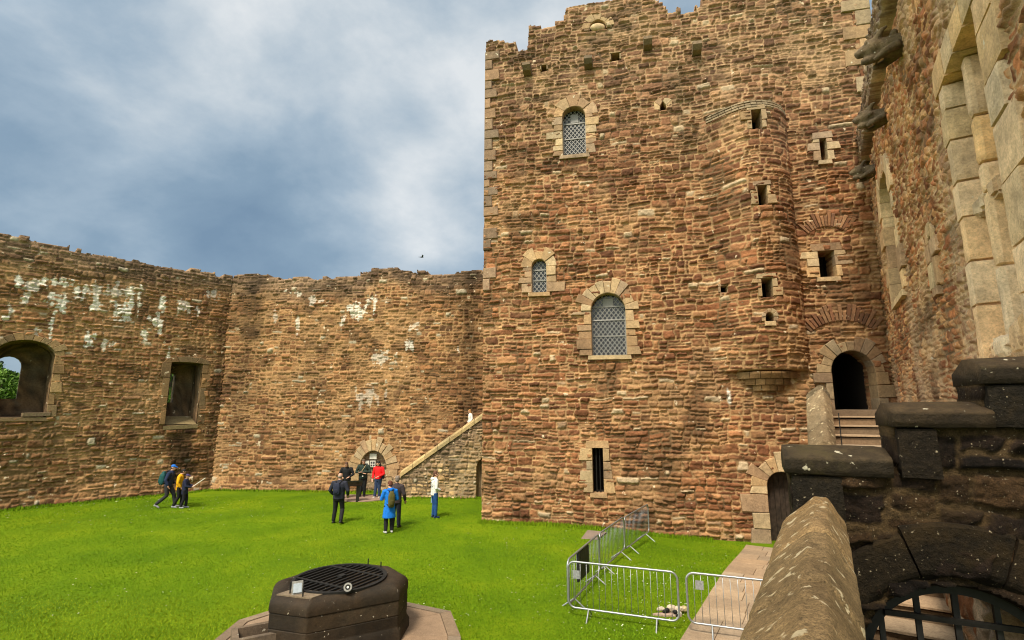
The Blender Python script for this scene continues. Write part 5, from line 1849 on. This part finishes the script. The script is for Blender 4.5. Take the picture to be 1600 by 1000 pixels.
def person(label, loc, yaw, h, top=(.02, .02, .03), top_hem=.86, trousers=(.015, .015, .02), shoes=(.02, .02, .02), hair=(.06, .035, .02), hair_kind='short',
           legs=None, arms=None, lean=0.0, girth=1.0, head_turn=0.0, head_dip=0.0, flare=1.0, skin=(.50, .28, .19), group='visitors in the castle courtyard', hood=None, seated_cut=None):
    k = h / 1.75
    t = thing('person', label, 'person', loc, yaw, group)
    t['_local'] = 1
    g = girth
    # joints (x right, y forward, z up)
    L = lambda z: lean * max(0, z - .9)
    hip = [Vector((sd * .095, 0, .93)) for sd in (-1, 1)]
    if legs is None: legs = [((-.10, .03, .50), (-.105, 0, .09)), ((.10, .03, .50), (.115, .02, .09))]
    if arms is None: arms = [((-.29, -.03, 1.15), (-.28, .10, .93)), ((.29, -.03, 1.15), (.28, .10, .93))]
    sho = [Vector((sd * .195 * g, L(1.42), 1.42)) for sd in (-1, 1)]
    arms = [(Vector((e[0] * g, e[1] + L(e[2]), e[2])), Vector((w[0] * g, w[1] + L(w[2]), w[2]))) for e, w in arms]
    legs = [(Vector(a), Vector(b)) for a, b in legs]
    S_ = lambda p: tuple(Vector(p) * k)

    def ring(z, rx, ry, y=0, n=18):
        return [S_((rx * math.cos(a), y + L(z) + ry * math.sin(a), z)) for a in [2 * math.pi * i / n for i in range(n)]]

    # ---- body
    mb = MB()
    mb.loft([ring(.86, .14 * g, .10 * g), ring(.95, .16 * g, .115 * g), ring(1.08, .135 * g, .10 * g), ring(1.25, .16 * g, .115 * g), ring(1.38, .17 * g, .105 * g), ring(1.45, .11, .085), ring(1.49, .06, .06)])
    nb = Vector((0, L(1.47), 1.46))
    hd = nb + Vector((0, .035 + .10 * head_dip, .185 - .03 * head_dip))
    mb.tube([S_(nb - Vector((0, 0, .04))), S_(nb + Vector((0, .01, .05))), S_(hd - Vector((0, .01, .06)))], [.062 * k, .056 * k, .056 * k], 12)
    Rh = Matrix.Rotation(head_turn, 3, 'Z') @ Matrix.Rotation(-head_dip * .6, 3, 'X')
    def Hd(x, y, z): return S_(hd + Rh @ Vector((x, y, z)))
    def hell(c, r, n=14, m=10):
        rings = []
        for i in range(1, m):
            ph = math.pi * i / m
            rings.append([Hd(c[0] + r[0] * math.sin(ph) * math.cos(a), c[1] + r[1] * math.sin(ph) * math.sin(a), c[2] - r[2] * math.cos(ph)) for a in [2 * math.pi * j / n for j in range(n)]])
        return rings
    mb.loft(hell((0, -.01, .025), (.075, .095, .095)))
    mb.loft(hell((0, .030, -.045), (.055, .062, .07)))                 # jaw
    mb.tube([Hd(0, .085, .02), Hd(0, .118, -.022), Hd(0, .085, -.03)], [.010 * k, .016 * k, .012 * k], 8)   # nose
    mb.loft(hell((0, .078, -.062), (.026, .018, .012), 10, 6))         # lips
    for sd in (-1, 1):
        mb.loft(hell((sd * .076, -.01, .0), (.012, .024, .032), 10, 6))  # ears
        mb.loft(hell((sd * .032, .076, .038), (.03, .014, .010), 10, 6))  # brow
    for i in (0, 1):
        e, w = arms[i]
        mb.tube([S_(sho[i]), S_(sho[i].lerp(e, .5)), S_(e), S_(e.lerp(w, .4)), S_(w)], [.055 * k, .047 * k, .040 * k, .037 * k, .027 * k], 10)
        d = (w - e).normalized()
        side = Vector((0, 0, 1)).cross(d)
        side = side.normalized() if side.length > .2 else Vector((0, 1, 0))
        nrm = d.cross(side)
        # palm, four fingers of different length with a bend, thumb from its side
        mb.tube([S_(w - d * .01), S_(w + d * .05), S_(w + d * .095)], [.027 * k, .036 * k, .034 * k], 10, flat=.62)
        inn = Vector((-.3 if i else .3, .2, -.1)).normalized()
        for f_, (off, ln) in enumerate(((-.030, .072), (-.010, .082), (.010, .078), (.029, .060))):
            b0 = w + d * .085 + side * off
            b1 = b0 + d * ln * .5 + inn * .006
            b2 = b1 + d * ln * .4 + inn * .022
            mb.tube([S_(b0), S_(b1), S_(b2)], [.0125 * k, .0115 * k, .0095 * k], 7)
        sgn_ = 1 if side.dot(Vector((0, 1, 0))) > 0 else -1
        b0 = w + d * .03 + side * sgn_ * .028
        mb.tube([S_(b0), S_(b0 + side * sgn_ * .026 + d * .03), S_(b0 + side * sgn_ * .034 + d * .062)], [.014 * k, .0125 * k, .010 * k], 7)
    for i in (0, 1):
        kn, an = legs[i]
        mb.tube([S_(hip[i]), S_(hip[i].lerp(kn, .5)), S_(kn), S_(kn.lerp(an, .35)), S_(an), S_(an - Vector((0, 0, .04)))], [.085 * k, .072 * k, .054 * k, .055 * k, .037 * k, .035 * k], 12)
    me = fused(mb, .0105 * k, it=1)
    body = link('body', me, t, skin_mat(skin))
    # eyes
    mb = MB()
    for sd in (-1, 1): mb.loft(hell((sd * .032, .0795, .012), (.013, .008, .009), 8, 6))
    mb.obj('eyes', cloth((.03, .025, .02)), body, True)
    # ---- trousers
    mb = MB()
    mb.loft([ring(.80, .145 * g, .115 * g), ring(.88, .165 * g, .128 * g), ring(1.02, .155 * g, .12 * g)])
    for i in (0, 1):
        kn, an = legs[i]
        mb.tube([S_(hip[i] + Vector((0, 0, .02))), S_(hip[i].lerp(kn, .45)), S_(kn), S_(kn.lerp(an, .5)), S_(an + Vector((0, 0, .0)))], [.105 * k * g, .096 * k, .078 * k, .074 * k, .066 * k], 14)
    link('trousers', col_attr(fused(mb, .016 * k, it=1), trousers), t, cloth(trousers))
    # ---- shoes
    for i in (0, 1):
        kn, an = legs[i]
        dr_ = Vector((0, 1, 0)); dr_ = (dr_ + Vector((.15 * (1 if i else -1), 0, 0))).normalized()
        tip = 0.0
        back_lift = an.z - .09
        mb = MB()
        a0 = an - Vector((0, 0, .045))
        pit = -back_lift * 2.2
        pts = [a0 - dr_ * .075 + Vector((0, 0, 0)), a0 + dr_ * .02, a0 + dr_ * .10 + Vector((0, 0, -.006 + pit * .3)), a0 + dr_ * .165 + Vector((0, 0, -.016 + pit * .55))]
        mb.tube([S_(p) for p in pts], [.036 * k, .046 * k, .044 * k, .030 * k], 10, flat=.9)
        mb.tube([S_(a0), S_(an + Vector((0, 0, .03)))], [.042 * k, .04 * k], 10)
        link('shoe', fused(mb, .014 * k, it=1), t, cloth(shoes, .5))
    # ---- jacket
    mb = MB()
    hem = top_hem
    rows = [ring(hem, .185 * g * flare, .150 * g * flare)]
    if hem < .8: rows.append(ring((hem + 1.0) / 2, .188 * g * (flare * .5 + .5), .15 * g * (flare * .5 + .5)))
    rows += [ring(max(1.0, hem + .05), .182 * g, .145 * g), ring(1.12, .178 * g, .142 * g), ring(1.28, .198 * g, .150 * g), ring(1.39, .205 * g, .135 * g), ring(1.45, .150 * g, .11), ring(1.50, .085, .082, .005), ring(1.53, .078, .078, .01)]
    mb.loft(rows)
    for i in (0, 1):
        e, w = arms[i]
        mb.tube([S_(sho[i] - Vector((sho[i].x * .3, 0, .0))), S_(sho[i]), S_(sho[i].lerp(e, .5)), S_(e), S_(e.lerp(w, .5)), S_(w)], [.085 * k, .088 * k, .075 * k, .067 * k, .060 * k, .048 * k], 12)
    me = col_attr(fused(mb, .016 * k, it=2), top)
    # folds
    jk = link('jacket', me, t, cloth(top))
    # ---- hair, hats
    mb = MB()
    if hair_kind in ('short', 'long', 'bald', 'hood'):
        if hair_kind == 'bald':
            mb.loft(hell((0, -.035, .005), (.079, .078, .062)))
        elif hair_kind == 'hood':
            mb.loft(hell((0, -.02, .02), (.105, .115, .12))); mb.loft(hell((0, -.05, -.09), (.10, .09, .07)))
        else:
            mb.loft(hell((0, -.022, .048), (.086, .100, .088)))
            mb.loft(hell((0, -.045, .0), (.083, .078, .085)))
            if hair_kind == 'long':
                mb.loft(hell((0, -.05, -.07), (.088, .066, .13)))
        link('hair' if hair_kind != 'hood' else 'hood', fused(mb, .014 * k, it=1), t, cloth(hair, .7))
    elif hair_kind == 'cap':
        mb.loft(hell((0, -.012, .062), (.086, .104, .072)))
        mb.tube([Hd(0, .06, .055), Hd(0, .13, .046), Hd(0, .165, .036)], [.072 * k, .066 * k, .045 * k], 12, flat=.16)
        link('cap', fused(mb, .012 * k, it=1), t, cloth(hair, .7))
        mb = MB(); mb.loft(hell((0, -.045, -.005), (.079, .066, .06)))
        link('hair', fused(mb, .014 * k, it=1), t, cloth((.10, .08, .07), .7))
    if hood is not None:
        mb = MB(); mb.tube([S_((-.11, -.05 + L(1.5), 1.50)), S_((0, -.115 + L(1.5), 1.47)), S_((.11, -.05 + L(1.5), 1.50))], [.045 * k, .07 * k, .045 * k], 10)
        link('hood', fused(mb, .016 * k, it=1), t, cloth(hood))
    t['_k'] = k
    return t


def on_person(t, x, y, z):
    k = t['_k']; a = t.rotation_euler.z
    return (t.location.x + k * (x * math.cos(a) - y * math.sin(a)), t.location.y + k * (x * math.sin(a) + y * math.cos(a)), t.location.z + k * z)


def backpack(t, c, label, w=.15, d=.10, hgt=.24, zc=1.24, y0=-.15, strap=True, lean=0.0):
    b = thing('backpack', label, 'backpack', on_person(t, 0, y0 - d + lean * .3, zc - hgt), t.rotation_euler.z)
    b['_local'] = 1
    k = t['_k']
    mb = MB(); rings = []
    for i in range(9):
        f = i / 8
        wz = w * (.82 + .18 * math.sin(math.pi * f) ** .5) * (1 if f < .75 else 1 - (f - .75) * 1.6)
        dz = d * (.65 + .35 * math.sin(math.pi * min(1, f * 1.15)) ** .6) * (1 if f < .75 else 1 - (f - .75) * 1.8)
        rings.append([(k * wz * math.copysign(abs(math.cos(a)) ** .6, math.cos(a)), k * (dz * math.copysign(abs(math.sin(a)) ** .6, math.sin(a)) + lean * f * hgt), k * hgt * 2 * f) for a in [2 * math.pi * j / 16 for j in range(16)]])
    mb.loft(rings); m = mb.obj('bag', cloth(c, .75), b, True)
    mb = MB(); mb.ell((0, -k * d * .85, k * hgt * .6), (k * w * .7, k * d * .4, k * hgt * .42), 12, 8); mb.obj('front_pocket', cloth(tuple(x * .8 for x in c), .75), b, True)
    for sd in (-1, 1):
        mb = MB()
        mb.tube([(sd * k * w * .6, k * d * .7, k * hgt * 1.9), (sd * k * w * .75, k * (d + .12), k * (hgt * 2 + .05)), (sd * k * w * .85, k * (d + .27), k * hgt * 1.75), (sd * k * w * .95, k * (d + .29), k * hgt * 1.2), (sd * k * (w + .04), k * (d + .12), k * hgt * .45), (sd * k * w * .8, k * d * .6, k * hgt * .25)], k * .018, 6, flat=1)
        mb.obj('strap', cloth((.02, .02, .025)), b, True)
    return b


def gp(u, v):
    x, y, _ = gnd(u, v)
    return (x, y, float(gz_(np.array(x), np.array(y))) + .05 * (float(fbm(np.array([x * .35]), np.array([y * .35]), 44)[0]) - .5))


WALK = [((-.09, .20, .52), (-.10, .24, .10)), ((.09, -.02, .50), (.10, -.34, .17))]
NAVY = (.012, .022, .065)
p1 = person('person in a bright blue cap and navy jacket striding right along the left wall', gp(259, 793), R(-80), 1.80, top=NAVY, trousers=(.03, .03, .035), shoes=(.25, .25, .28),
            hair=(.01, .13, .55), hair_kind='cap', legs=[((-.09, .22, .53), (-.10, .30, .10)), ((.09, .02, .50), (.10, -.36, .16))], lean=.12, head_dip=.3)
backpack(p1, (.01, .075, .075), 'teal backpack on the person in the blue cap', w=.16, d=.13, hgt=.27, y0=-.14, zc=1.22, lean=.1)
p2 = person('person in a yellow jacket and black trousers close beside a child in navy', gp(277, 793), R(-70), 1.62, top=(.72, .36, .005), top_hem=.80, trousers=(.01, .01, .012), shoes=(.35, .35, .4),
            hair=(.015, .012, .01), legs=[((-.09, .13, .50), (-.10, .12, .09)), ((.09, .02, .50), (.10, -.16, .11))], head_dip=.8, arms=[((-.27, .03, 1.15), (-.2, .24, 1.05)), ((.27, -.03, 1.13), (.25, .10, .95))])
p3 = person('child in a navy hooded coat and purple cap holding a white stick', gp(286, 794), R(-75), 1.42, top=(.014, .018, .05), top_hem=.72, trousers=(.01, .01, .015), shoes=(.3, .3, .35),
            hair=(.05, .035, .12), hair_kind='cap', legs=[((-.09, .10, .50), (-.10, .08, .09)), ((.09, .02, .50), (.10, -.10, .10))], arms=[((-.25, .10, 1.16), (-.12, .33, 1.14)), ((.25, .10, 1.14), (.14, .34, 1.10))], head_dip=.3)
hx = on_person(p3, 0, .42, 1.14)
st_ = thing('white_stick', 'white rolled leaflet held up by the child in navy', 'leaflet', hx)
a_ = Vector(on_person(p3, -.02, .34, 1.08)); b_ = Vector(on_person(p3, -.02, .92, 1.52))
mb = MB(); mb.tube([a_, a_.lerp(b_, .5), b_], [.016, .018, .014], 8); mb.obj('sheet', plain('white_paper', (.75, .73, .68), .7, var=.05), st_)
p4 = person('balding person in a dark navy jacket seen from behind, walking away in mid stride', gp(527, 818), R(-8), 1.80, top=(.018, .020, .035), top_hem=.86, trousers=(.008, .008, .010), hair=(.30, .25, .21), hair_kind='bald', girth=1.16,
            legs=[((-.13, .04, .50), (-.16, .0, .09)), ((.12, .10, .50), (.20, -.16, .13))], arms=[((-.30, -.02, 1.15), (-.24, .14, .98)), ((.30, -.02, 1.15), (.24, .14, .98))], skin=(.52, .30, .22))
backpack(p4, (.013, .017, .04), 'small dark drawstring backpack on the balding person', w=.13, d=.05, hgt=.21, y0=-.16, zc=1.24)
p5 = person('person in a black jacket leaning over the dark lectern', gp(540, 779), R(185), 1.72, top=(.012, .012, .014), trousers=(.012, .012, .014), hair=(.10, .05, .03), hair_kind='long', head_dip=.9, lean=.12,
            arms=[((-.30, .05, 1.15), (-.16, .26, 1.06)), ((.30, .05, 1.15), (.16, .26, 1.06))], girth=1.1)
p6 = person('person in a dark green jacket standing with folded arms left of the person in red', gp(566, 777), R(188), 1.80, top=(.018, .035, .028), trousers=(.008, .009, .010), hair=(.09, .06, .04), head_dip=.7,
            arms=[((-.30, .06, 1.16), (.02, .22, 1.17)), ((.30, .06, 1.16), (-.02, .25, 1.12))], legs=[((-.08, .03, .50), (-.08, 0, .09)), ((.09, .03, .50), (.10, .06, .09))], girth=1.08)
cam_ = thing('camera_strap', 'pale strap and camera hanging on the chest of the person in green', 'camera', on_person(p6, 0, .18, 1.1))
mb = MB(); q_ = lambda *a: on_person(p6, *a)
mb.tube([q_(-.10, .10, 1.47), q_(-.03, .165, 1.34), q_(.05, .20, 1.22)], .014, 6); mb.obj('strap', cloth((.45, .36, .2)), cam_)
mb = MB(); c0_ = Vector(q_(0, .20, .98)); mb.ell(tuple(c0_), (.04, .03, .04), 10, 6); mb.obj('body', M_WHITE, cam_)
p7 = person('person in a bright red jacket and blue jeans beside the blocked archway', gp(590, 778), R(172), 1.72, top=(.72, .012, .014), top_hem=.90, trousers=(.022, .040, .095), shoes=(.45, .43, .40), hair=(.012, .010, .012), hair_kind='long',
            head_turn=R(-35), head_dip=.4, arms=[((-.28, .02, 1.14), (-.10, .22, 1.05)), ((.28, -.02, 1.14), (.27, .08, .92))], legs=[((-.08, .05, .50), (-.09, .02, .09)), ((.10, .03, .50), (.12, .10, .09))])
bg = thing('shoulder_bag', 'small dark shoulder bag at the side of the person in red', 'bag', on_person(p7, -.24, -.02, .95))
mb = MB(); c0_ = on_person(p7, -.235, -.03, 1.02); mb.ell(c0_, (.07, .10, .13), 12, 8); mb.obj('bag', cloth((.01, .012, .025)), bg, True)
mb = MB(); mb.tube([on_person(p7, -.235, -.03, 1.1), on_person(p7, -.24, -.01, 1.3), on_person(p7, -.17, .02, 1.48)], .012, 6); mb.obj('strap', cloth((.01, .012, .025)), bg)
p9 = person('grey haired person in a dark brown jacket half hidden behind the blue coat', gp(617.5, 824), R(-10), 1.78, top=(.035, .026, .030), top_hem=.84, trousers=(.012, .014, .025), hair=(.16, .13, .11), head_turn=R(30), girth=1.05)
p8 = person('person in a long bright blue coat seen from behind with an olive backpack', gp(607, 833), R(28), 1.72, top=(.006, .155, .62), top_hem=.52, flare=1.28, trousers=(.012, .012, .016), shoes=(.5, .5, .5), hair=(.10, .032, .018), hood=(.006, .15, .60), head_turn=R(20), head_dip=.4,
            arms=[((-.28, .06, 1.15), (-.20, .28, 1.12)), ((.28, .02, 1.13), (.20, .24, 1.08))])
backpack(p8, (.085, .075, .018), 'slim olive backpack with orange tabs on the blue coat', w=.115, d=.07, hgt=.27, y0=-.15, zc=1.17)
p10 = person('person in a white printed jacket and blue jeans standing alone on the lawn', gp(678, 809), R(-62), 1.76, top=(.66, .66, .64), top_hem=.86, trousers=(.012, .060, .20), shoes=(.012, .03, .10), hair=(.10, .045, .025), hood=(.68, .68, .66), head_turn=R(-20), arms=[((-.27, .0, 1.15), (-.2, .2, 1.10)), ((.27, -.03, 1.14), (.22, .16, 1.06))])
# dark print across the back of the white jacket
mb = MB()
for (x_, z_, r_) in ((0, 1.34, .035), (-.05, 1.26, .03), (.06, 1.26, .03), (0, 1.20, .03), (-.09, 1.19, .022), (.09, 1.20, .022)):
    c_ = Vector((x_, -.153 + abs(x_) * .22, z_)); mb.ell(tuple(c_ * p10['_k']), (r_, .012, r_ * .9), 9, 6, (.03, .03, .03))
for nm in [c for c in bpy.data.objects if c.parent == p10 and c.name.startswith('jacket')]: mb.obj('print', cloth((.03, .03, .035)), nm)
cb_ = thing('carrier_bag', 'pale blue carrier bag hanging beside the jeans of the person in white', 'bag', on_person(p10, -.28, .05, .62))
mb = MB(); pb = [on_person(p10, -.30 + .05 * a, .10 + .12 * b, z_) for z_, k2 in ((.52, 1), (.75, .9), (.92, .25)) for a, b in ((-k2, -k2), (k2, -k2), (k2, k2), (-k2, k2))]
mb.loft([pb[0:4], pb[4:8], pb[8:12]]); mb.obj('bag', cloth((.25, .36, .50), .4), cb_)
sP = WS.on(731, 655)[0]; zP = c0[1] - .95 + slope * (math.floor((sP - c0[0] + .1) / .36) * .36) + .12
pp = WS.pt(sP, zP, -.85)
p11 = person('light haired child in a white shirt looking over the sloping stair coping', (pp[0], pp[1], zP + .36), R(110), max(1.0, at_depth(731, 640, pp[1])[2] - zP - .36), top=(.72, .70, .66), trousers=(.10, .12, .18), hair=(.40, .20, .07), hair_kind='long', head_dip=.3)

# ================================================================== BEYOND THE WALLS: trees, hill, bird
def leaf_mat(name, a, b_):
    m, t, b = nt(name)
    at = N(t, 'ShaderNodeAttribute', attribute_name='Col'); t.links.new(at.outputs['Color'], b.inputs['Base Color'])
    b.inputs['Roughness'].default_value = .6; b.inputs['Specular IOR Level'].default_value = .2
    return m
M_LEAF = leaf_mat('broadleaf_foliage', 0, 0)
M_BARK = plain('bark', (.09, .065, .045), .9, var=.5, vs=6, bump=.5)


def tree(x, y, hgt, rad, label, colr, seed, n=9000):
    rg = np.random.RandomState(seed)
    t = thing('broadleaf_tree', label, 'tree', (x, y, 0), 0, 'trees outside the curtain wall')
    mb = MB()
    mb.tube([(x, y, -.1), (x + .1, y, hgt * .3), (x - .1, y + .1, hgt * .6), (x, y, hgt * .85)], [.34, .26, .16, .05], 10)
    for i in range(9):
        a = rg.rand() * 6.28; z0 = hgt * (.28 + .45 * rg.rand()); r = rad * (.5 + .4 * rg.rand())
        mb.tube([(x, y, z0), (x + r * .5 * math.cos(a), y + r * .5 * math.sin(a), z0 + hgt * .10), (x + r * math.cos(a), y + r * math.sin(a), z0 + hgt * .16)], [.12, .07, .03], 6)
    mb.obj('trunk', M_BARK, t, True)
    nc_ = 46
    th = rg.rand(nc_) * 6.283; zz = hgt * (.24 + .70 * rg.rand(nc_)); pr = np.sqrt(np.clip(1 - ((zz / hgt - .52) / .5) ** 2, .05, 1))
    rr_ = rad * pr * np.sqrt(rg.rand(nc_)) * .95
    C0 = np.stack([x + rr_ * np.cos(th), y + rr_ * np.sin(th), zz], -1); cr = rad * (.2 + .2 * rg.rand(nc_))
    i = rg.randint(0, nc_, n)
    d = rg.randn(n, 3); d /= np.linalg.norm(d, axis=1)[:, None]
    P = C0[i] + d * (cr[i] * rg.rand(n) ** .35)[:, None] * np.array((1, 1, .75))
    u = rg.randn(n, 3); u /= np.linalg.norm(u, axis=1)[:, None]
    w = np.cross(u, rg.randn(n, 3)); w /= np.linalg.norm(w, axis=1)[:, None]
    s = (.10 + .12 * rg.rand(n))[:, None]
    V = np.stack([P - u * s, P + w * s * .5, P + u * s, P - w * s * .5], 1).reshape(-1, 3)
    F = np.arange(4 * n).reshape(-1, 4)
    c = np.array(colr) * (.6 + .8 * rg.rand(nc_))[i][:, None] * (.75 + .5 * rg.rand(n))[:, None]
    link('crown', np_mesh('crown', V, F, np.repeat(c, 4, 0), False), t, M_LEAF)


a_ = at_depth(3, 600, 44); tree(a_[0], a_[1], 7.6, 3.0, 'bright green bushy tree seen through the arched window', (.10, .19, .02), 1)
a_ = at_depth(-14, 600, 52); tree(a_[0], a_[1], 9.2, 3.0, 'darker tree behind the bright bush in the arched window', (.045, .085, .02), 2)
a_ = at_depth(266, 600, 42); tree(a_[0], a_[1], 9.0, 2.6, 'leafy green tree seen through the narrow square window', (.08, .15, .02), 3)
hx_ = np.linspace(-4000, 1500, 70); rows = []
for f in np.linspace(0, 1, 9):
    rows.append(np.stack([hx_, np.full(70, 1500.) + f * 700, 150 * np.sin(math.pi * min(f * .62, .5)) * (.75 + .5 * fbm(hx_ * .0012, hx_ * 0 + f * .8, 17)) - 2], -1))
V = np.concatenate(rows); I = np.arange(len(V)).reshape(9, 70)
F = np.stack([I[:-1, :-1], I[:-1, 1:], I[1:, 1:], I[1:, :-1]], -1).reshape(-1, 4)
tag(link('hills', np_mesh('hills', V, F), None, plain('haze_blue_moorland', (.10, .16, .20), .95, var=.2, vs=.01)), kind='structure')  # blue distance haze is painted into the hills' base colour
bx = at_depth(659, 402, 60)
bird = thing('bird', 'small dark bird gliding in the sky left of the tower', 'bird', bx, R(20))
bird['_local'] = 1
mb = MB(); mb.tube([(-.30, 0, .0), (-.16, 0, .01), (0, 0, .02), (.14, 0, .02), (.22, 0, .02)], [.02, .05, .075, .055, .015], 10); mb.tube([(-.28, 0, 0), (-.42, 0, .0)], [.03, .05], 6, flat=.2)
M_BIRD = plain('dark_feathers', (.04, .04, .045), .7)
mb.obj('body', M_BIRD, bird, True)
for sd in (-1, 1):
    mb = MB()
    rings = []
    for (y_, x_, z_, c_) in ((0.03, .05, .03, .20), (.22, .08, .14, .19), (.42, .02, .18, .13), (.62, -.10, .15, .03)):
        rings.append([(x_ - c_ / 2 + c_ * f, sd * y_, z_ + h_) for f, h_ in ((0, 0), (.4, .014), (1, 0), (.5, -.008))])
    mb.loft(rings); mb.obj('wing', M_BIRD, bird, True)

for o in bpy.data.objects:
    for kk in ('_local', '_k'):
        if kk in o: del o[kk]

# ================================================================== SKY AND LIGHT
w = bpy.data.worlds.new('World'); scene.world = w; w.use_nodes = True
t = w.node_tree; t.nodes.clear(); L = t.links
out = t.nodes.new('ShaderNodeOutputWorld'); bgk = t.nodes.new('ShaderNodeBackground')
SUN_EL, SUN_AZ = 56, 203          # azimuth clockwise from +Y
sky = N(t, 'ShaderNodeTexSky', sky_type='NISHITA')
sky.sun_disc = False; sky.sun_elevation = R(SUN_EL); sky.sun_rotation = R(SUN_AZ); sky.air_density = 1.0; sky.dust_density = 1.0
tc = N(t, 'ShaderNodeTexCoord')
nv_ = N(t, 'ShaderNodeVectorMath', operation='NORMALIZE'); L.new(tc.outputs['Generated'], nv_.inputs[0])
sx = N(t, 'ShaderNodeSeparateXYZ'); L.new(nv_.outputs[0], sx.inputs[0])
def M_(op, a, b=None, clamp=False):
    n = N(t, 'ShaderNodeMath', operation=op); n.use_clamp = clamp
    for i, v in enumerate((a, b)):
        if v is None: continue
        if hasattr(v, 'is_linked'): L.new(v, n.inputs[i])
        else: n.inputs[i].default_value = v
    return n.outputs[0]
mp = N(t, 'ShaderNodeMapping'); mp.inputs['Rotation'].default_value = (R(20), R(-35), R(30)); mp.inputs['Scale'].default_value = (1, 1, 1.5); mp.inputs['Location'].default_value = (3.1, 1.7, .4)
L.new(nv_.outputs[0], mp.inputs['Vector'])
cn = N(t, 'ShaderNodeTexNoise', i_Scale=3.7, i_Detail=11.0, i_Roughness=.56, i_Distortion=.15); L.new(mp.outputs[0], cn.inputs['Vector'])
def lobe(u, v, width, k):
    d = ray(u, v); d = d / np.linalg.norm(d)
    dt = N(t, 'ShaderNodeVectorMath', operation='DOT_PRODUCT'); L.new(nv_.outputs[0], dt.inputs[0]); dt.inputs[1].default_value = tuple(d)
    mr = N(t, 'ShaderNodeMapRange', interpolation_type='SMOOTHSTEP'); L.new(dt.outputs['Value'], mr.inputs[0])
    mr.inputs[1].default_value = math.cos(R(width)); mr.inputs[2].default_value = 1.0; mr.inputs[3].default_value = 0; mr.inputs[4].default_value = k
    return mr.outputs[0]
val = M_('ADD', M_('MULTIPLY', M_('SUBTRACT', cn.outputs['Fac'], .5), 1.45), .45)
LOBES = [(540, 80, 25, .33), (720, 240, 15, .14), (60, 10, 20, .16), (190, 300, 20, -.22), (480, 355, 13, -.20), (1080, -30, 18, .2)]
for l_ in LOBES: val = M_('ADD', val, lobe(*l_))
ek = 2 ** -EXPO
cr = ramp(t, val, [(p_, tuple(x_ * ek for x_ in c_)) for p_, c_ in ((.0, (.185, .285, .40)), (.30, (.255, .365, .475)), (.55, (.39, .495, .59)), (.78, (.58, .655, .71)), (1.0, (.80, .835, .85)))])
# sky overhead and behind the camera is boosted beyond its clouds to light the walls
back = N(t, 'ShaderNodeMapRange', interpolation_type='SMOOTHSTEP')
bd = N(t, 'ShaderNodeVectorMath', operation='DOT_PRODUCT'); L.new(nv_.outputs[0], bd.inputs[0])
bdv = Vector((-.35, -.55, .76)).normalized(); bd.inputs[1].default_value = tuple(bdv)
L.new(bd.outputs['Value'], back.inputs[0]); back.inputs[1].default_value = .25; back.inputs[2].default_value = .85; back.inputs[3].default_value = 1.0; back.inputs[4].default_value = SKYK
lb = N(t, 'ShaderNodeMapRange', interpolation_type='SMOOTHSTEP')      # added out-of-view glow low in the left sky, to light the hall wall
ld = N(t, 'ShaderNodeVectorMath', operation='DOT_PRODUCT'); L.new(nv_.outputs[0], ld.inputs[0]); ld.inputs[1].default_value = tuple(Vector((-.95, -.12, .28)).normalized())
L.new(ld.outputs['Value'], lb.inputs[0]); lb.inputs[1].default_value = .80; lb.inputs[2].default_value = .97; lb.inputs[3].default_value = 1.0; lb.inputs[4].default_value = SKYK * 2.2
bk = N(t, 'ShaderNodeMath', operation='MAXIMUM'); L.new(back.outputs[0], bk.inputs[0]); L.new(lb.outputs[0], bk.inputs[1])
skys = mixc(t, 1.0, sky.outputs[0], (.10, .10, .10), 'MULTIPLY')
cloud = N(t, 'ShaderNodeVectorMath', operation='SCALE'); L.new(cr.outputs['Color'], cloud.inputs[0]); L.new(bk.outputs[0], cloud.inputs['Scale'])
wm = N(t, 'ShaderNodeMapRange'); L.new(bk.outputs[0], wm.inputs[0]); wm.inputs[1].default_value = 1.0; wm.inputs[2].default_value = SKYK; wm.inputs[3].default_value = 0.0; wm.inputs[4].default_value = 1.0
warm = mixc(t, wm.outputs[0], cloud.outputs[0], mixc(t, 1.0, cloud.outputs[0], (1.14, .88, .64), 'MULTIPLY'))
mixn = mixc(t, .92, skys, warm)
L.new(mixn, bgk.inputs['Color']); bgk.inputs['Strength'].default_value = 1.0
L.new(bgk.outputs[0], out.inputs[0])
sd = bpy.data.lights.new('sun', 'SUN'); sd.energy = SUNE; sd.angle = R(12); sd.color = (1.0, .88, .70)
so = bpy.data.objects.new('sun', sd); col.objects.link(so)
dv_ = Vector((math.sin(R(SUN_AZ)) * math.cos(R(SUN_EL)), math.cos(R(SUN_AZ)) * math.cos(R(SUN_EL)), math.sin(R(SUN_EL))))
so.rotation_euler = dv_.to_track_quat('Z', 'Y').to_euler()
so.location = dv_ * 60
scene.view_settings.view_transform = 'Standard'
scene.view_settings.look = 'None'
scene.view_settings.exposure = EXPO
scene.view_settings.gamma = 1
scene.render.engine = 'CYCLES'
scene.cycles.max_bounces = 6
scene.cycles.use_denoising = True
scene.cycles.filter_width = 1.1
